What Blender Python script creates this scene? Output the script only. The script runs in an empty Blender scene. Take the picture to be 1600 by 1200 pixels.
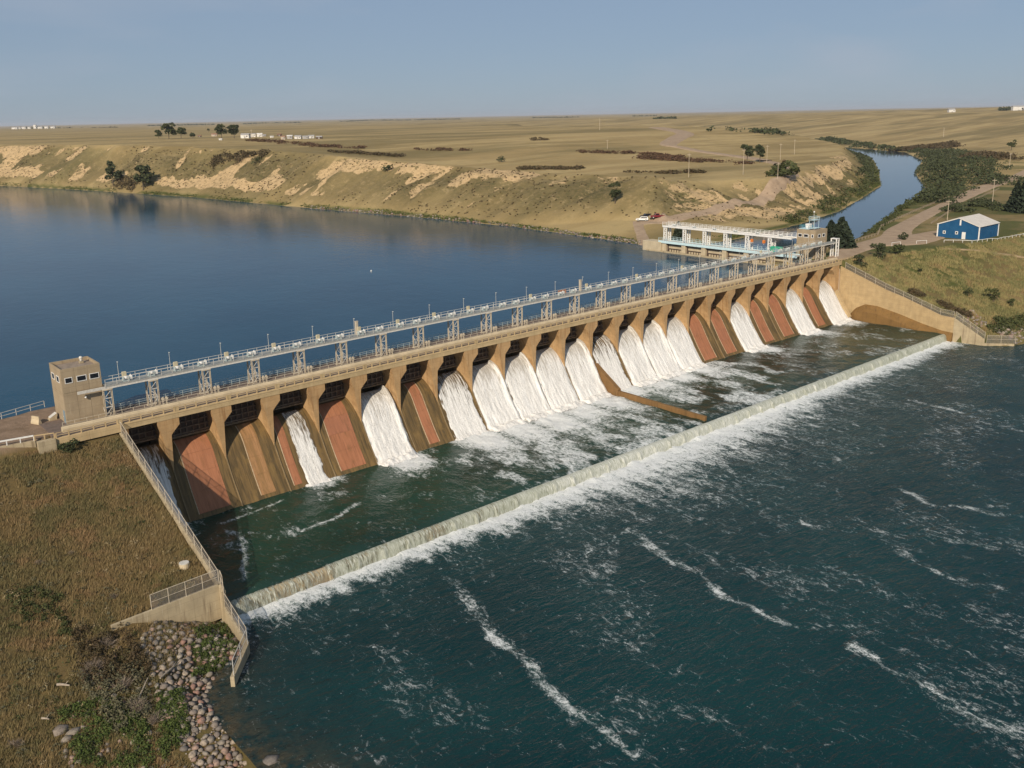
import bpy, math, random
import numpy as np
from mathutils import Vector, Matrix

# ------------------------------------------------------------------ camera, sky, sun, exposure
SC = bpy.context.scene
COL = SC.collection
CAM = np.array([-42.7319, -144.7931, 66.6544])
YAW, PITCH, ROLL, FOC, PY0 = .856784337, .23546756, -.0198804378, 1415.0, 520.0
_F = np.array([math.cos(YAW)*math.cos(PITCH), math.sin(YAW)*math.cos(PITCH), -math.sin(PITCH)])
_R0 = np.array([math.sin(YAW), -math.cos(YAW), 0.])
_U0 = np.cross(_R0, _F)
_R = math.cos(ROLL)*_R0 + math.sin(ROLL)*_U0
_U = -math.sin(ROLL)*_R0 + math.cos(ROLL)*_U0
cd = bpy.data.cameras.new('camera')
cam = bpy.data.objects.new('camera', cd)
COL.objects.link(cam)
M = Matrix.Identity(4)
for i in range(3):
    M[i][0], M[i][1], M[i][2], M[i][3] = _R[i], _U[i], -_F[i], CAM[i]
cam.matrix_world = M
cd.sensor_width = 36.0
cd.lens = FOC/1600*36
cd.shift_y = -(600-PY0)/1600
cd.clip_start, cd.clip_end = 1.0, 90000
SC.camera = cam

SUN_HEAD, SUN_EL = math.radians(33), math.radians(31)      # heading the light travels, height of the sun
LD = Vector((math.cos(SUN_HEAD)*math.cos(SUN_EL), math.sin(SUN_HEAD)*math.cos(SUN_EL), -math.sin(SUN_EL)))
world = bpy.data.worlds.new('World')
SC.world = world
world.use_nodes = True
wn, wl = world.node_tree.nodes, world.node_tree.links
wn.clear()
sky = wn.new('ShaderNodeTexSky')
sky.sky_type = 'NISHITA'
sky.sun_disc = False
sky.sun_elevation = SUN_EL
sky.sun_rotation = math.atan2(-LD.x, -LD.y)
sky.altitude = 750
sky.air_density = 1.0
sky.dust_density = .4
sky.ozone_density = 3.0
bg = wn.new('ShaderNodeBackground')
bg.inputs['Strength'].default_value = 0.063
wo = wn.new('ShaderNodeOutputWorld')
tint = wn.new('ShaderNodeMix')
tint.data_type = 'RGBA'
tint.blend_type = 'MULTIPLY'
tint.inputs[0].default_value = 1
tint.inputs[7].default_value = (.88, .94, 1.14, 1)
wl.new(sky.outputs[0], tint.inputs[6])
# thin high haze evens the sky out, with a few faint wisps
veil = wn.new('ShaderNodeMix')
veil.data_type = 'RGBA'
veil.inputs[0].default_value = .72
veil.inputs[7].default_value = (4.45, 5.75, 7.3, 1)
wl.new(tint.outputs[2], veil.inputs[6])
wtc = wn.new('ShaderNodeTexCoord')
wmp = wn.new('ShaderNodeMapping')
wmp.inputs['Scale'].default_value = (1.2, 3.2, 9)
wmp.inputs['Rotation'].default_value = (0, .12, .9)
wnz = wn.new('ShaderNodeTexNoise')
wnz.inputs['Scale'].default_value = 1.6
wnz.inputs['Detail'].default_value = 7
wmr = wn.new('ShaderNodeMapRange')
wmr.inputs[1].default_value, wmr.inputs[2].default_value = .50, .76
wmr.inputs[4].default_value = .45
wsp = wn.new('ShaderNodeMix')
wsp.data_type = 'RGBA'
wsp.inputs[7].default_value = (6.6, 7.2, 8.4, 1)
wl.new(wtc.outputs['Generated'], wmp.inputs[0])
wl.new(wmp.outputs[0], wnz.inputs['Vector'])
wl.new(wnz.outputs['Fac'], wmr.inputs[0])
wl.new(wmr.outputs[0], wsp.inputs[0])
wl.new(veil.outputs[2], wsp.inputs[6])
wl.new(wsp.outputs[2], bg.inputs[0])
wl.new(bg.outputs[0], wo.inputs[0])
sd = bpy.data.lights.new('sun', 'SUN')
sd.energy = 5.0
sd.angle = math.radians(0.6)
sd.color = (1.0, 0.87, 0.70)
sun = bpy.data.objects.new('sun', sd)
sun.rotation_euler = LD.to_track_quat('-Z', 'Y').to_euler()
sun.location = (-60, -120, 120)
COL.objects.link(sun)
vs = SC.view_settings
vs.view_transform = 'Standard'
vs.look = 'None'
vs.gamma = 1
vs.use_curve_mapping = False
vs.exposure = 0.0

# ------------------------------------------------------------------ helpers
rnd = random.Random(11)
nr = np.random.RandomState(5)


def S(x, a, b):
    t = np.clip((np.asarray(x, float)-a)/(b-a), 0, 1)
    return t*t*(3-2*t)


def _hash(ix, iy, seed):
    h = (ix.astype(np.int64)*374761393 + iy.astype(np.int64)*668265263 + seed*982451653) & 0x7fffffff
    h = ((h ^ (h >> 13))*1274126177) & 0x7fffffff
    return ((h ^ (h >> 16)) & 0xffff)/65535.0


def vn(x, y, seed=0):
    x, y = np.asarray(x, float), np.asarray(y, float)
    ix, iy = np.floor(x), np.floor(y)
    fx, fy = x-ix, y-iy
    fx, fy = fx*fx*(3-2*fx), fy*fy*(3-2*fy)
    a, b = _hash(ix, iy, seed), _hash(ix+1, iy, seed)
    c, d = _hash(ix, iy+1, seed), _hash(ix+1, iy+1, seed)
    return (a*(1-fx)+b*fx)*(1-fy) + (c*(1-fx)+d*fx)*fy


def fbm(x, y, seed=0, o=4):
    s, a, n = 0, .5, 0
    for k in range(o):
        s = s + a*vn(np.asarray(x)*2**k, np.asarray(y)*2**k, seed+k)
        n += a
        a *= .5
    return s/n


def tag(o, label=None, cat=None, group=None, kind=None):
    if label: o['label'] = label
    if cat: o['category'] = cat
    if group: o['group'] = group
    if kind: o['kind'] = kind
    return o


def link(o, parent=None):
    COL.objects.link(o)
    if parent is not None: o.parent = parent
    return o


def thing(name, label, cat, loc=(0, 0, 0), rz=0, group=None):
    o = bpy.data.objects.new(name, None)
    o.empty_display_size = .5
    o.location = loc
    o.rotation_euler = (0, 0, rz)
    return tag(link(o), label, cat, group)


def npmesh(name, V, F, mat=None, smooth=False):
    """V (n,3), F (m,k) with k 3 or 4"""
    me = bpy.data.meshes.new(name)
    V = np.asarray(V, np.float32)
    F = np.asarray(F, np.int32)
    m, k = F.shape
    me.vertices.add(len(V))
    me.vertices.foreach_set('co', V.ravel())
    me.loops.add(m*k)
    me.loops.foreach_set('vertex_index', F.ravel())
    me.polygons.add(m)
    me.polygons.foreach_set('loop_start', np.arange(m, dtype=np.int32)*k)
    me.polygons.foreach_set('loop_total', np.full(m, k, np.int32))
    if smooth: me.polygons.foreach_set('use_smooth', np.ones(m, bool))
    me.update(calc_edges=True)
    if mat: me.materials.append(mat)
    return me


def attr(me, name, vals):
    a = me.attributes.new(name, 'FLOAT', 'POINT')
    a.data.foreach_set('value', np.asarray(vals, np.float32).ravel())


def mobj(name, me, parent=None, loc=None, rz=0, **k):
    o = bpy.data.objects.new(name, me)
    if loc is not None: o.location = loc
    if rz: o.rotation_euler = (0, 0, rz)
    link(o, parent)
    return tag(o, **k)


class MB:
    def __init__(s):
        s.v, s.f = [], []

    def add(s, V, F):
        b = len(s.v)
        s.v += [tuple(p) for p in V]
        s.f += [tuple(i+b for i in q) for q in F]
        return s

    def box(s, x0, x1, y0, y1, z0, z1):
        return s.add([(x0, y0, z0), (x1, y0, z0), (x1, y1, z0), (x0, y1, z0), (x0, y0, z1), (x1, y0, z1), (x1, y1, z1), (x0, y1, z1)],
                     [(0, 3, 2, 1), (4, 5, 6, 7), (0, 1, 5, 4), (1, 2, 6, 5), (2, 3, 7, 6), (3, 0, 4, 7)])

    def bbox(s, x0, x1, y0, y1, z0, z1, b=.05):
        """box with chamfered vertical and top edges"""
        r = [(x0+b, y0), (x1-b, y0), (x1, y0+b), (x1, y1-b), (x1-b, y1), (x0+b, y1), (x0, y1-b), (x0, y0+b)]
        r2 = [(min(max(x, x0+b), x1-b) if True else x, min(max(y, y0+b), y1-b)) for x, y in r]
        V = [(x, y, z0) for x, y in r] + [(x, y, z1-b) for x, y in r] + [(x, y, z1) for x, y in r2]
        F = [tuple(range(7, -1, -1))]
        for l in (0, 8):
            for i in range(8):
                F.append((l+i, l+(i+1) % 8, l+8+(i+1) % 8, l+8+i))
        F.append(tuple(range(16, 24)))
        return s.add(V, F)

    def bar(s, p, q, w, h=None):
        p, q = Vector(p), Vector(q)
        h = h or w
        d = (q-p).normalized()
        up = Vector((0, 0, 1)) if abs(d.z) < .95 else Vector((0, 1, 0))
        a = d.cross(up).normalized()*w/2
        b = a.cross(d).normalized()*h/2
        V = [p-a-b, p+a-b, p+a+b, p-a+b, q-a-b, q+a-b, q+a+b, q-a+b]
        return s.add(V, [(0, 3, 2, 1), (4, 5, 6, 7), (0, 1, 5, 4), (1, 2, 6, 5), (2, 3, 7, 6), (3, 0, 4, 7)])

    def tube(s, p, q, r0, r1=None, n=8, caps=True):
        p, q = Vector(p), Vector(q)
        r1 = r0 if r1 is None else r1
        d = (q-p).normalized()
        up = Vector((0, 0, 1)) if abs(d.z) < .95 else Vector((1, 0, 0))
        a = d.cross(up).normalized()
        b = d.cross(a)
        V = []
        for c, r in ((p, r0), (q, r1)):
            for i in range(n):
                t = 2*math.pi*i/n
                V.append(c+(a*math.cos(t)+b*math.sin(t))*r)
        F = [(i, (i+1) % n, n+(i+1) % n, n+i) for i in range(n)]
        if caps: F += [tuple(range(n-1, -1, -1)), tuple(range(n, 2*n))]
        return s.add(V, F)

    def loft(s, rings, caps=True):
        n = len(rings[0])
        V = [p for r in rings for p in r]
        F = []
        for k in range(len(rings)-1):
            for i in range(n):
                F.append((k*n+i, k*n+(i+1) % n, (k+1)*n+(i+1) % n, (k+1)*n+i))
        if caps:
            F += [tuple(range(n-1, -1, -1)), tuple(range((len(rings)-1)*n, len(rings)*n))]
        return s.add(V, F)

    def prism(s, poly, ax, a, b):
        """extrude a 2-D polygon along axis ax ('x','y','z') from a to b"""
        def P(u, w, c):
            return {'x': (c, u, w), 'y': (u, c, w), 'z': (u, w, c)}[ax]
        n = len(poly)
        V = [P(u, w, a) for u, w in poly]+[P(u, w, b) for u, w in poly]
        F = [(i, (i+1) % n, n+(i+1) % n, n+i) for i in range(n)]
        F += [tuple(range(n-1, -1, -1)), tuple(range(n, 2*n))]
        return s.add(V, F)

    def ball(s, c, r, n=8, m=5, squash=(1, 1, 1)):
        V, F = [], []
        for j in range(m+1):
            ph = math.pi*j/m-math.pi/2
            for i in range(n):
                t = 2*math.pi*i/n
                V.append((c[0]+r*squash[0]*math.cos(ph)*math.cos(t), c[1]+r*squash[1]*math.cos(ph)*math.sin(t), c[2]+r*squash[2]*math.sin(ph)))
        for j in range(m):
            for i in range(n):
                F.append((j*n+i, j*n+(i+1) % n, (j+1)*n+(i+1) % n, (j+1)*n+i))
        return s.add(V, F)

    def mesh(s, name, mat, smooth=False):
        import bmesh
        me = bpy.data.meshes.new(name)
        me.from_pydata(s.v, [], s.f)
        bm = bmesh.new()
        bm.from_mesh(me)
        bmesh.ops.recalc_face_normals(bm, faces=bm.faces)
        bm.to_mesh(me)
        bm.free()
        if mat: me.materials.append(mat)
        if smooth:
            for p in me.polygons: p.use_smooth = True
        me.update()
        return me

    def build(s, name, mat, parent=None, loc=None, rz=0, smooth=False, **k):
        return mobj(name, s.mesh(name, mat, smooth), parent, loc, rz, **k)


# ------------------------------------------------------------------ materials
class NT:
    def __init__(s, name):
        s.m = bpy.data.materials.new(name)
        s.m.use_nodes = True
        s.t = s.m.node_tree
        s.n = s.t.nodes
        s.n.clear()
        s.out = s.n.new('ShaderNodeOutputMaterial')
        s.pos = s.n.new('ShaderNodeNewGeometry').outputs['Position']

    def L(s, a, b):
        s.t.links.new(a, b)

    def set(s, sock, v):
        if isinstance(v, bpy.types.NodeSocket): s.L(v, sock)
        elif v is not None:
            if isinstance(v, tuple) and len(v) == 3 and sock.type == 'RGBA': v = v+(1,)
            sock.default_value = v

    def map(s, scale=(1, 1, 1), rot=(0, 0, 0), vec=None, loc=(0, 0, 0)):
        n = s.n.new('ShaderNodeMapping')
        s.L(vec or s.pos, n.inputs[0])
        n.inputs['Scale'].default_value = scale
        n.inputs['Rotation'].default_value = rot
        n.inputs['Location'].default_value = loc
        return n.outputs[0]

    def noise(s, scale, detail=4, rough=.55, vec=None, dist=0):
        n = s.n.new('ShaderNodeTexNoise')
        s.L(vec or s.pos, n.inputs['Vector'])
        n.inputs['Scale'].default_value = scale
        n.inputs['Detail'].default_value = detail
        n.inputs['Roughness'].default_value = rough
        n.inputs['Distortion'].default_value = dist
        return n.outputs['Fac']

    def voro(s, scale, vec=None, feature='F1', out='Distance'):
        n = s.n.new('ShaderNodeTexVoronoi')
        n.feature = feature
        s.L(vec or s.pos, n.inputs['Vector'])
        n.inputs['Scale'].default_value = scale
        return n.outputs[out]

    def ramp(s, fac, *stops, mode='LINEAR'):
        n = s.n.new('ShaderNodeValToRGB')
        s.set(n.inputs[0], fac)
        cr = n.color_ramp
        cr.interpolation = mode
        while len(cr.elements) < len(stops): cr.elements.new(.5)
        for e, (p, c) in zip(cr.elements, stops):
            e.position = p
            if not isinstance(c, tuple): c = (c, c, c)
            e.color = c+(1,)
        return n.outputs[0]

    def mix(s, f, a, b, mode='MIX'):
        n = s.n.new('ShaderNodeMix')
        n.data_type = 'RGBA'
        n.blend_type = mode
        n.clamp_factor = True
        s.set(n.inputs[0], f)
        s.set(n.inputs[6], a)
        s.set(n.inputs[7], b)
        return n.outputs[2]

    def math(s, op, a, b=None, c=None, clamp=False):
        n = s.n.new('ShaderNodeMath')
        n.operation = op
        n.use_clamp = clamp
        s.set(n.inputs[0], a)
        if b is not None: s.set(n.inputs[1], b)
        if c is not None: s.set(n.inputs[2], c)
        return n.outputs[0]

    def step(s, x, a, b):
        n = s.n.new('ShaderNodeMapRange')
        n.interpolation_type = 'SMOOTHSTEP'
        s.set(n.inputs[0], x)
        n.inputs[1].default_value = a
        n.inputs[2].default_value = b
        return n.outputs[0]

    def attr(s, name):
        n = s.n.new('ShaderNodeAttribute')
        n.attribute_name = name
        return n.outputs['Fac']

    def island(s):
        return s.n.new('ShaderNodeNewGeometry').outputs['Random Per Island']

    def rand(s):
        return s.n.new('ShaderNodeObjectInfo').outputs['Random']

    def bump(s, h, strength=.5, dist=.1):
        n = s.n.new('ShaderNodeBump')
        n.inputs['Strength'].default_value = strength
        n.inputs['Distance'].default_value = dist
        s.L(h, n.inputs['Height'])
        return n.outputs[0]

    def bsdf(s, col, rough=.8, spec=.3, metal=0, normal=None, **k):
        n = s.n.new('ShaderNodeBsdfPrincipled')
        s.set(n.inputs['Base Color'], col)
        s.set(n.inputs['Roughness'], rough)
        n.inputs['Specular IOR Level'].default_value = spec
        n.inputs['Metallic'].default_value = metal
        if normal is not None: s.L(normal, n.inputs['Normal'])
        for a, v in k.items(): s.set(n.inputs[a.replace('_', ' ')], v)
        return n.outputs[0]

    def done(s, sh):
        s.L(sh, s.out.inputs[0])
        return s.m


def plain(name, c1, c2=None, scale=2., rough=.7, bump=.2, metal=0, spec=.3, bdist=.03):
    t = NT(name)
    c2 = c2 or tuple(v*.7 for v in c1)
    a = t.noise(scale, 6, .6)
    col = t.mix(t.step(a, .35, .7), c1, c2)
    nb = t.bump(t.noise(scale*6, 4), bump, bdist) if bump else None
    return t.done(t.bsdf(col, rough, spec, metal, nb))


def concrete(name, base, stain=(.10, .07, .04), light=None, amount=.5, joint=None):
    t = NT(name)
    a = t.noise(.5, 6, .6)
    b = t.noise(9., 5, .65)
    streak = t.noise(1.0, 5, .6, t.map((1.6, 1.6, .14)))
    streak2 = t.noise(1.0, 4, .6, t.map((4.5, 4.5, .25), loc=(7, 3, 1)))
    light = light or tuple(min(1, v*1.35) for v in base)
    sep = t.n.new('ShaderNodeSeparateXYZ')
    t.L(t.pos, sep.inputs[0])
    pour = t.math('LESS_THAN', t.math('FRACT', t.math('MULTIPLY', t.math('ADD', sep.outputs[2], t.math('MULTIPLY', a if False else t.noise(.3, 2), .12)), .77)), .035)
    col = t.mix(t.step(a, .3, .7), base, tuple(v*.8 for v in base))
    col = t.mix(t.math('MULTIPLY', t.step(b, .5, .75), .3), col, tuple(v*.55 for v in base))
    col = t.mix(t.math('MULTIPLY', t.step(streak, .5, .72), amount), col, stain)
    col = t.mix(t.math('MULTIPLY', t.step(streak2, .6, .72), .45), col, light)
    col = t.mix(t.math('MULTIPLY', pour, .38), col, tuple(v*.35 for v in base))
    return t.done(t.bsdf(col, .88, .2, 0, t.bump(t.math('ADD', b, t.noise(40, 3)), .35, .02)))

# ------------------------------------------------------------------ the lie of the land
ZR, ZP, ZDK, ZV = 17.5, 2.4, 20.0, .4          # reservoir, stilling pool, dam deck
RES = [(0, 8), (213.5, 8), (213.5, 73), (221, 79), (224, 107), (228, 166), (223, 240), (211, 324), (198, 459), (170, 598), (139.5, 721), (60, 1000), (-60, 1300),
       (-600, 2300), (-2500, 3000), (-2500, 60), (-300, 25), (-14, 20), (-6, 21), (0, 20)]
CAN_S = [(213.5, 26), (260, 27), (285, 30), (391, 67), (502, 102), (650, 180), (835, 262), (980, 350), (1150, 560), (1250, 800), (1270, 1100)]
CAN_N = [(213.5, 72), (225, 67), (260, 66), (316, 73.7), (374, 88), (440, 112), (531, 147), (660, 215), (815, 300), (930, 385), (1095, 590), (1200, 820), (1215, 1100)]
CAN = CAN_S + CAN_N[::-1]
RIV = [(0, 8), (0, -44), (-1, -44.2), (-5.3, -45), (-8.6, -48.9), (-9.3, -53), (-9.35, -63), (-7.8, -66), (-5, -75), (0, -120), (30, -300), (60, -2000), (2500, -2000),
       (900, -200), (500, -95), (330, -72), (240, -54), (226, -50), (222, -45), (220.3, -36), (220.3, 8)]
MIDX = [213, 260, 340, 446, 516, 655, 827, 955, 1120, 1225, 1245, 1500]
MIDY = [49, 47, 55, 90, 125, 198, 281, 367, 575, 810, 1100, 30000]


def along(x, y, poly):
    """length along a shoreline of its point nearest to (x, y)"""
    best, s, acc = np.full(x.shape, 1e18), np.zeros(x.shape), 0.
    for (ax, ay), (bx, by) in zip(poly[:-1], poly[1:]):
        ux, uy = bx-ax, by-ay
        l = math.hypot(ux, uy)
        t = np.clip(((x-ax)*ux+(y-ay)*uy)/(l*l), 0, 1)
        d = (x-ax-t*ux)**2+(y-ay-t*uy)**2
        k = d < best
        best = np.where(k, d, best)
        s = np.where(k, acc+t*l, s)
        acc += l
    return s


SHORE = RES[3:14][::-1]+CAN_N[2:]


def pdist(x, y, poly, closed=True):
    d = np.full(x.shape, 1e9)
    n = len(poly)
    for i in range(n if closed else n-1):
        (ax, ay), (bx, by) = poly[i], poly[(i+1) % n]
        ux, uy = bx-ax, by-ay
        t = np.clip(((x-ax)*ux+(y-ay)*uy)/(ux*ux+uy*uy), 0, 1)
        d = np.minimum(d, (x-ax-t*ux)**2+(y-ay-t*uy)**2)
    return np.sqrt(d)


def inside(x, y, poly):
    c = np.zeros(x.shape, bool)
    n = len(poly)
    for i in range(n):
        (ax, ay), (bx, by) = poly[i], poly[(i+1) % n]
        if ay == by: continue
        k = ((ay > y) != (by > y)) & (x < (bx-ax)*(y-ay)/(by-ay)+ax)
        c ^= k
    return c


def land(x, y):
    """height and cover (bare, green, rough, dry) of the ground"""
    x, y = np.asarray(x, float), np.asarray(y, float)
    sh = x.shape
    x, y = x.ravel(), y.ravel()
    dR, dC, dV = pdist(x, y, RES), pdist(x, y, CAN), pdist(x, y, RIV)
    iR, iC, iV = inside(x, y, RES), inside(x, y, CAN), inside(x, y, RIV)
    south = (x > 213) & (y < np.interp(x, MIDX, MIDY))
    left = ((x < 1) & (y < 24)) | ((x < -2400)) | ((x < 60) & (y < -60))
    r = np.hypot(x-CAM[0], y-CAM[1])
    big = fbm(x/420, y/420, 3, 4)-.5
    ridge = fbm(x/160+big*2, y/700, 9, 4)-.5
    hill = 21*np.exp(-((x-3300)/1500)**2-((y-500)/1500)**2)+3*S(r, 2500, 6000)*fbm(x/900, y/900, 21, 3)
    # far land: bluff and plateau
    d = np.minimum(dR, dC)
    gul = fbm(x/26, y/26, 31, 4)
    b = 34*np.exp(-((x-250)/46)**2-((y-108)/40)**2)
    w = (50+26*np.exp(-((x-235)/70)**2-((y-150)/80)**2)-20*S(x, 300, 380))*(.7+.6*gul)*(1+6*S(x, 760, 980))
    t = np.clip((d-b-2)/w, 0, 1)
    prof = 1-(1-t)**1.55
    zp = 42.5+6.5*S(y, 200, 650)-9.5*S(x, 235, 330)*(1-S(d, 40, 420))*(1-S(y, 300, 500))
    zp = zp+big*2.5*S(d, 60, 300)+ridge*1.5*S(d, 80, 400)+ridge*16*S(x, 1300, 2600)+hill*S(x, 900, 2200)
    far = ZR+.25+3.2*np.clip(d/30, 0, 1)*np.clip(b/20, 0, 1)+(zp-ZR)*prof
    sa = along(x, y, SHORE)
    gully = 1-np.abs(2*fbm(sa/13+.3*fbm(x/20, y/20, 42, 2), d/90, 41, 3)-1)
    gbig = 1-np.abs(2*fbm(sa/55, d/200, 43, 2)-1)
    far = far-(2.8*gully**2.2+5.0*gbig**3)*np.sin(np.pi*np.clip(t, 0, 1))
    far = far+(fbm(x/3.1, y/3.1, 91, 3)-.5)*.55*S(far, ZR+.5, ZR+4)*(1-S(d, 250, 500))
    # right bank
    sl = 19.6+.38*(y+1+np.clip((x-222)*.2, 0, 15))
    pad = 20.2+.25*(fbm(x/9, y/9, 51)-.5)
    zs = np.minimum(pad, sl+.7*(fbm(x/6, y/6, 52)-.5))
    zs = np.where(y < -38, np.minimum(zs, .3+.75*dV), zs)
    zs = zs+22*S(x+y*.3, 430, 1150)+(big*6+ridge*5)*S(x, 480, 1200)+hill*S(x, 900, 2200)
    zs = zs+ridge*10*S(x, 1200, 2200)
    zs = np.minimum(zs, ZR+.2+(.45-.40*S(x, 560, 800))*dC)
    # left bank
    pl = np.where(y > -34, 18.3+.385*y, 18.3-.385*34+.24*(y+34))
    zl = np.where(y > np.where(x < -10.5, 1.0, 3.0), ZDK-.05, np.minimum(ZDK-.05, pl+.5*(fbm(x/5, y/5, 61)-.5)))
    zl = np.minimum(zl, ZR+.1+.9*dR)
    zl = np.where((y < -33.9) & (x > -15), np.minimum(zl, .05+.42*dV), np.minimum(zl, .3+.5*dV+np.where(y > -44, 99, 0)))
    z = np.where(left, zl, np.where(south, zs, far))
    z = np.where(iR, ZR-np.minimum(5, .1+.3*dR), z)
    z = np.where(iC, ZR-np.minimum(3, .1+.3*dC), z)
    bed = -np.minimum(3, .05+.33*pdist(x, y, RIV[2:10], False))
    z = np.where(iV, np.where(x < 150, bed, -np.minimum(3, .05+.5*dV)), z)
    z = np.where((x >= -.2) & (x <= 220.6) & (y > -44) & (y < 8), -3, z)
    z = np.where((x > 0) & (x < 214) & (y >= 8) & (y < 12), 9, z)
    # cover
    isfar = ~left & ~south & ~iR & ~iC & ~iV
    nb = fbm(x/22, y/22, 71, 5)
    up = np.sin(np.pi*np.clip(t, 0, 1))**.7
    n1, n2 = fbm(sa/95, sa*0+.5, 72, 3), fbm(sa/95, sa*0+9.5, 74, 3)
    band = np.maximum(np.exp(-((t-.26)/.15)**2)*S(n1, .36, .6), np.exp(-((t-.80)/.17)**2)*S(n2, .40, .62))
    bare = np.where(isfar, S(band*.75+(nb-.5)*1.1+(gully-.62)*1.1, .30, .54)*S(up, .05, .3)*S(d, 9, 14)*(1-S(x, 560, 700)), 0)
    bare = bare*(1-.85*np.exp(-((x-262)/60)**2-((y-150)/75)**2))
    green = np.where(isfar, (1-S(d, 2.5, 6.5))*.9*S(fbm(sa/20, sa*0, 73, 3), .3, .5)+.35*S(fbm(x/60, y/60, 81), .5, .7)*S(up, .2, .6), 0)
    green = np.where(south, .85*S(fbm(x/14, y/14, 82, 3), .30, .58)*(1-S(x, 500, 900)), green)
    green = np.where(left, .35*S(fbm(x/7, y/7, 83, 3)+.02*(-y-30)*(y < -30), .5, .75), green)
    rough = np.where(left, 1., np.where(south & (x < 480), np.where(zs < 19.9, .75, .35), 0))
    gravel = np.where(left & (zl > ZDK-.3), 1., 0)
    global SLOPE
    SLOPE = np.where(isfar, up*(.6+.8*(nb-.2)), 0).reshape(sh)
    return [a.reshape(sh) for a in (z, bare, np.clip(green, 0, 1), rough, gravel)]


def H(x, y):
    return float(land(np.array([x]), np.array([y]))[0][0])


def ray(px, py):
    return _R*(px-800)/FOC+_U*(PY0-py)/FOC+_F


def onZ(px, py, z):
    d = ray(px, py)
    return Vector(CAM+d*(z-CAM[2])/d[2])


def ground(px, py, far=9000):
    """where the line of sight through a pixel of the photograph meets the ground"""
    d = ray(px, py)
    t = np.geomspace(90, far, 420)
    for _it in range(2):
        P = CAM[None]+d[None]*t[:, None]
        dz = P[:, 2]-np.maximum(land(P[:, 0], P[:, 1])[0], np.where((P[:, 0] < 230) & (P[:, 1] > 8), ZR, 0))
        if _it == 0 and (dz < 0).any():
            k = max(1, np.argmax(dz < 0))
            t = np.linspace(t[k-1], t[k], 24)
        else: break
    k = np.argmax(dz < 0) if (dz < 0).any() else len(t)-1
    if k == 0: return Vector(P[0])
    a = dz[k-1]/(dz[k-1]-dz[k]+1e-9)
    return Vector(P[k-1]*(1-a)+P[k]*a)


def axis(spans):
    out = []
    for a, b, s in spans: out.append(np.arange(a, b, s))
    return np.concatenate(out)


def grow(a, b, s, k):
    o = [a]
    while abs(o[-1]-a) < abs(b-a):
        o.append(o[-1]+s)
        s *= k
    return o[1:]


gx = np.concatenate([grow(-60, -26000, -3, 1.13)[::-1], axis([(-60, -.9, 1.)]), [-.46, 0], axis([(1, 20, 1.), (20, 216, 3.0), (216, 220, 1.)]), [220, 220.75], axis([(222, 330, 1.8), (330, 720, 3.2)]), [720], grow(720, 40000, 4, 1.055)])
gy = np.concatenate([grow(-80, -9000, -3, 1.15)[::-1], axis([(-80, 20, 1.), (20, 70, 2.), (70, 420, 2.2), (420, 860, 4.)]), [860], grow(860, 40000, 5, 1.055)])
GX, GY = np.meshgrid(gx, gy)
GZ, gb, gg, gro, ggr = land(GX, GY)
gsl = np.clip(SLOPE, 0, 1)
nx, ny = len(gx), len(gy)
idx = np.arange(nx*ny).reshape(ny, nx)
FQ = np.stack([idx[:-1, :-1], idx[:-1, 1:], idx[1:, 1:], idx[1:, :-1]], -1).reshape(-1, 4)


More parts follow.
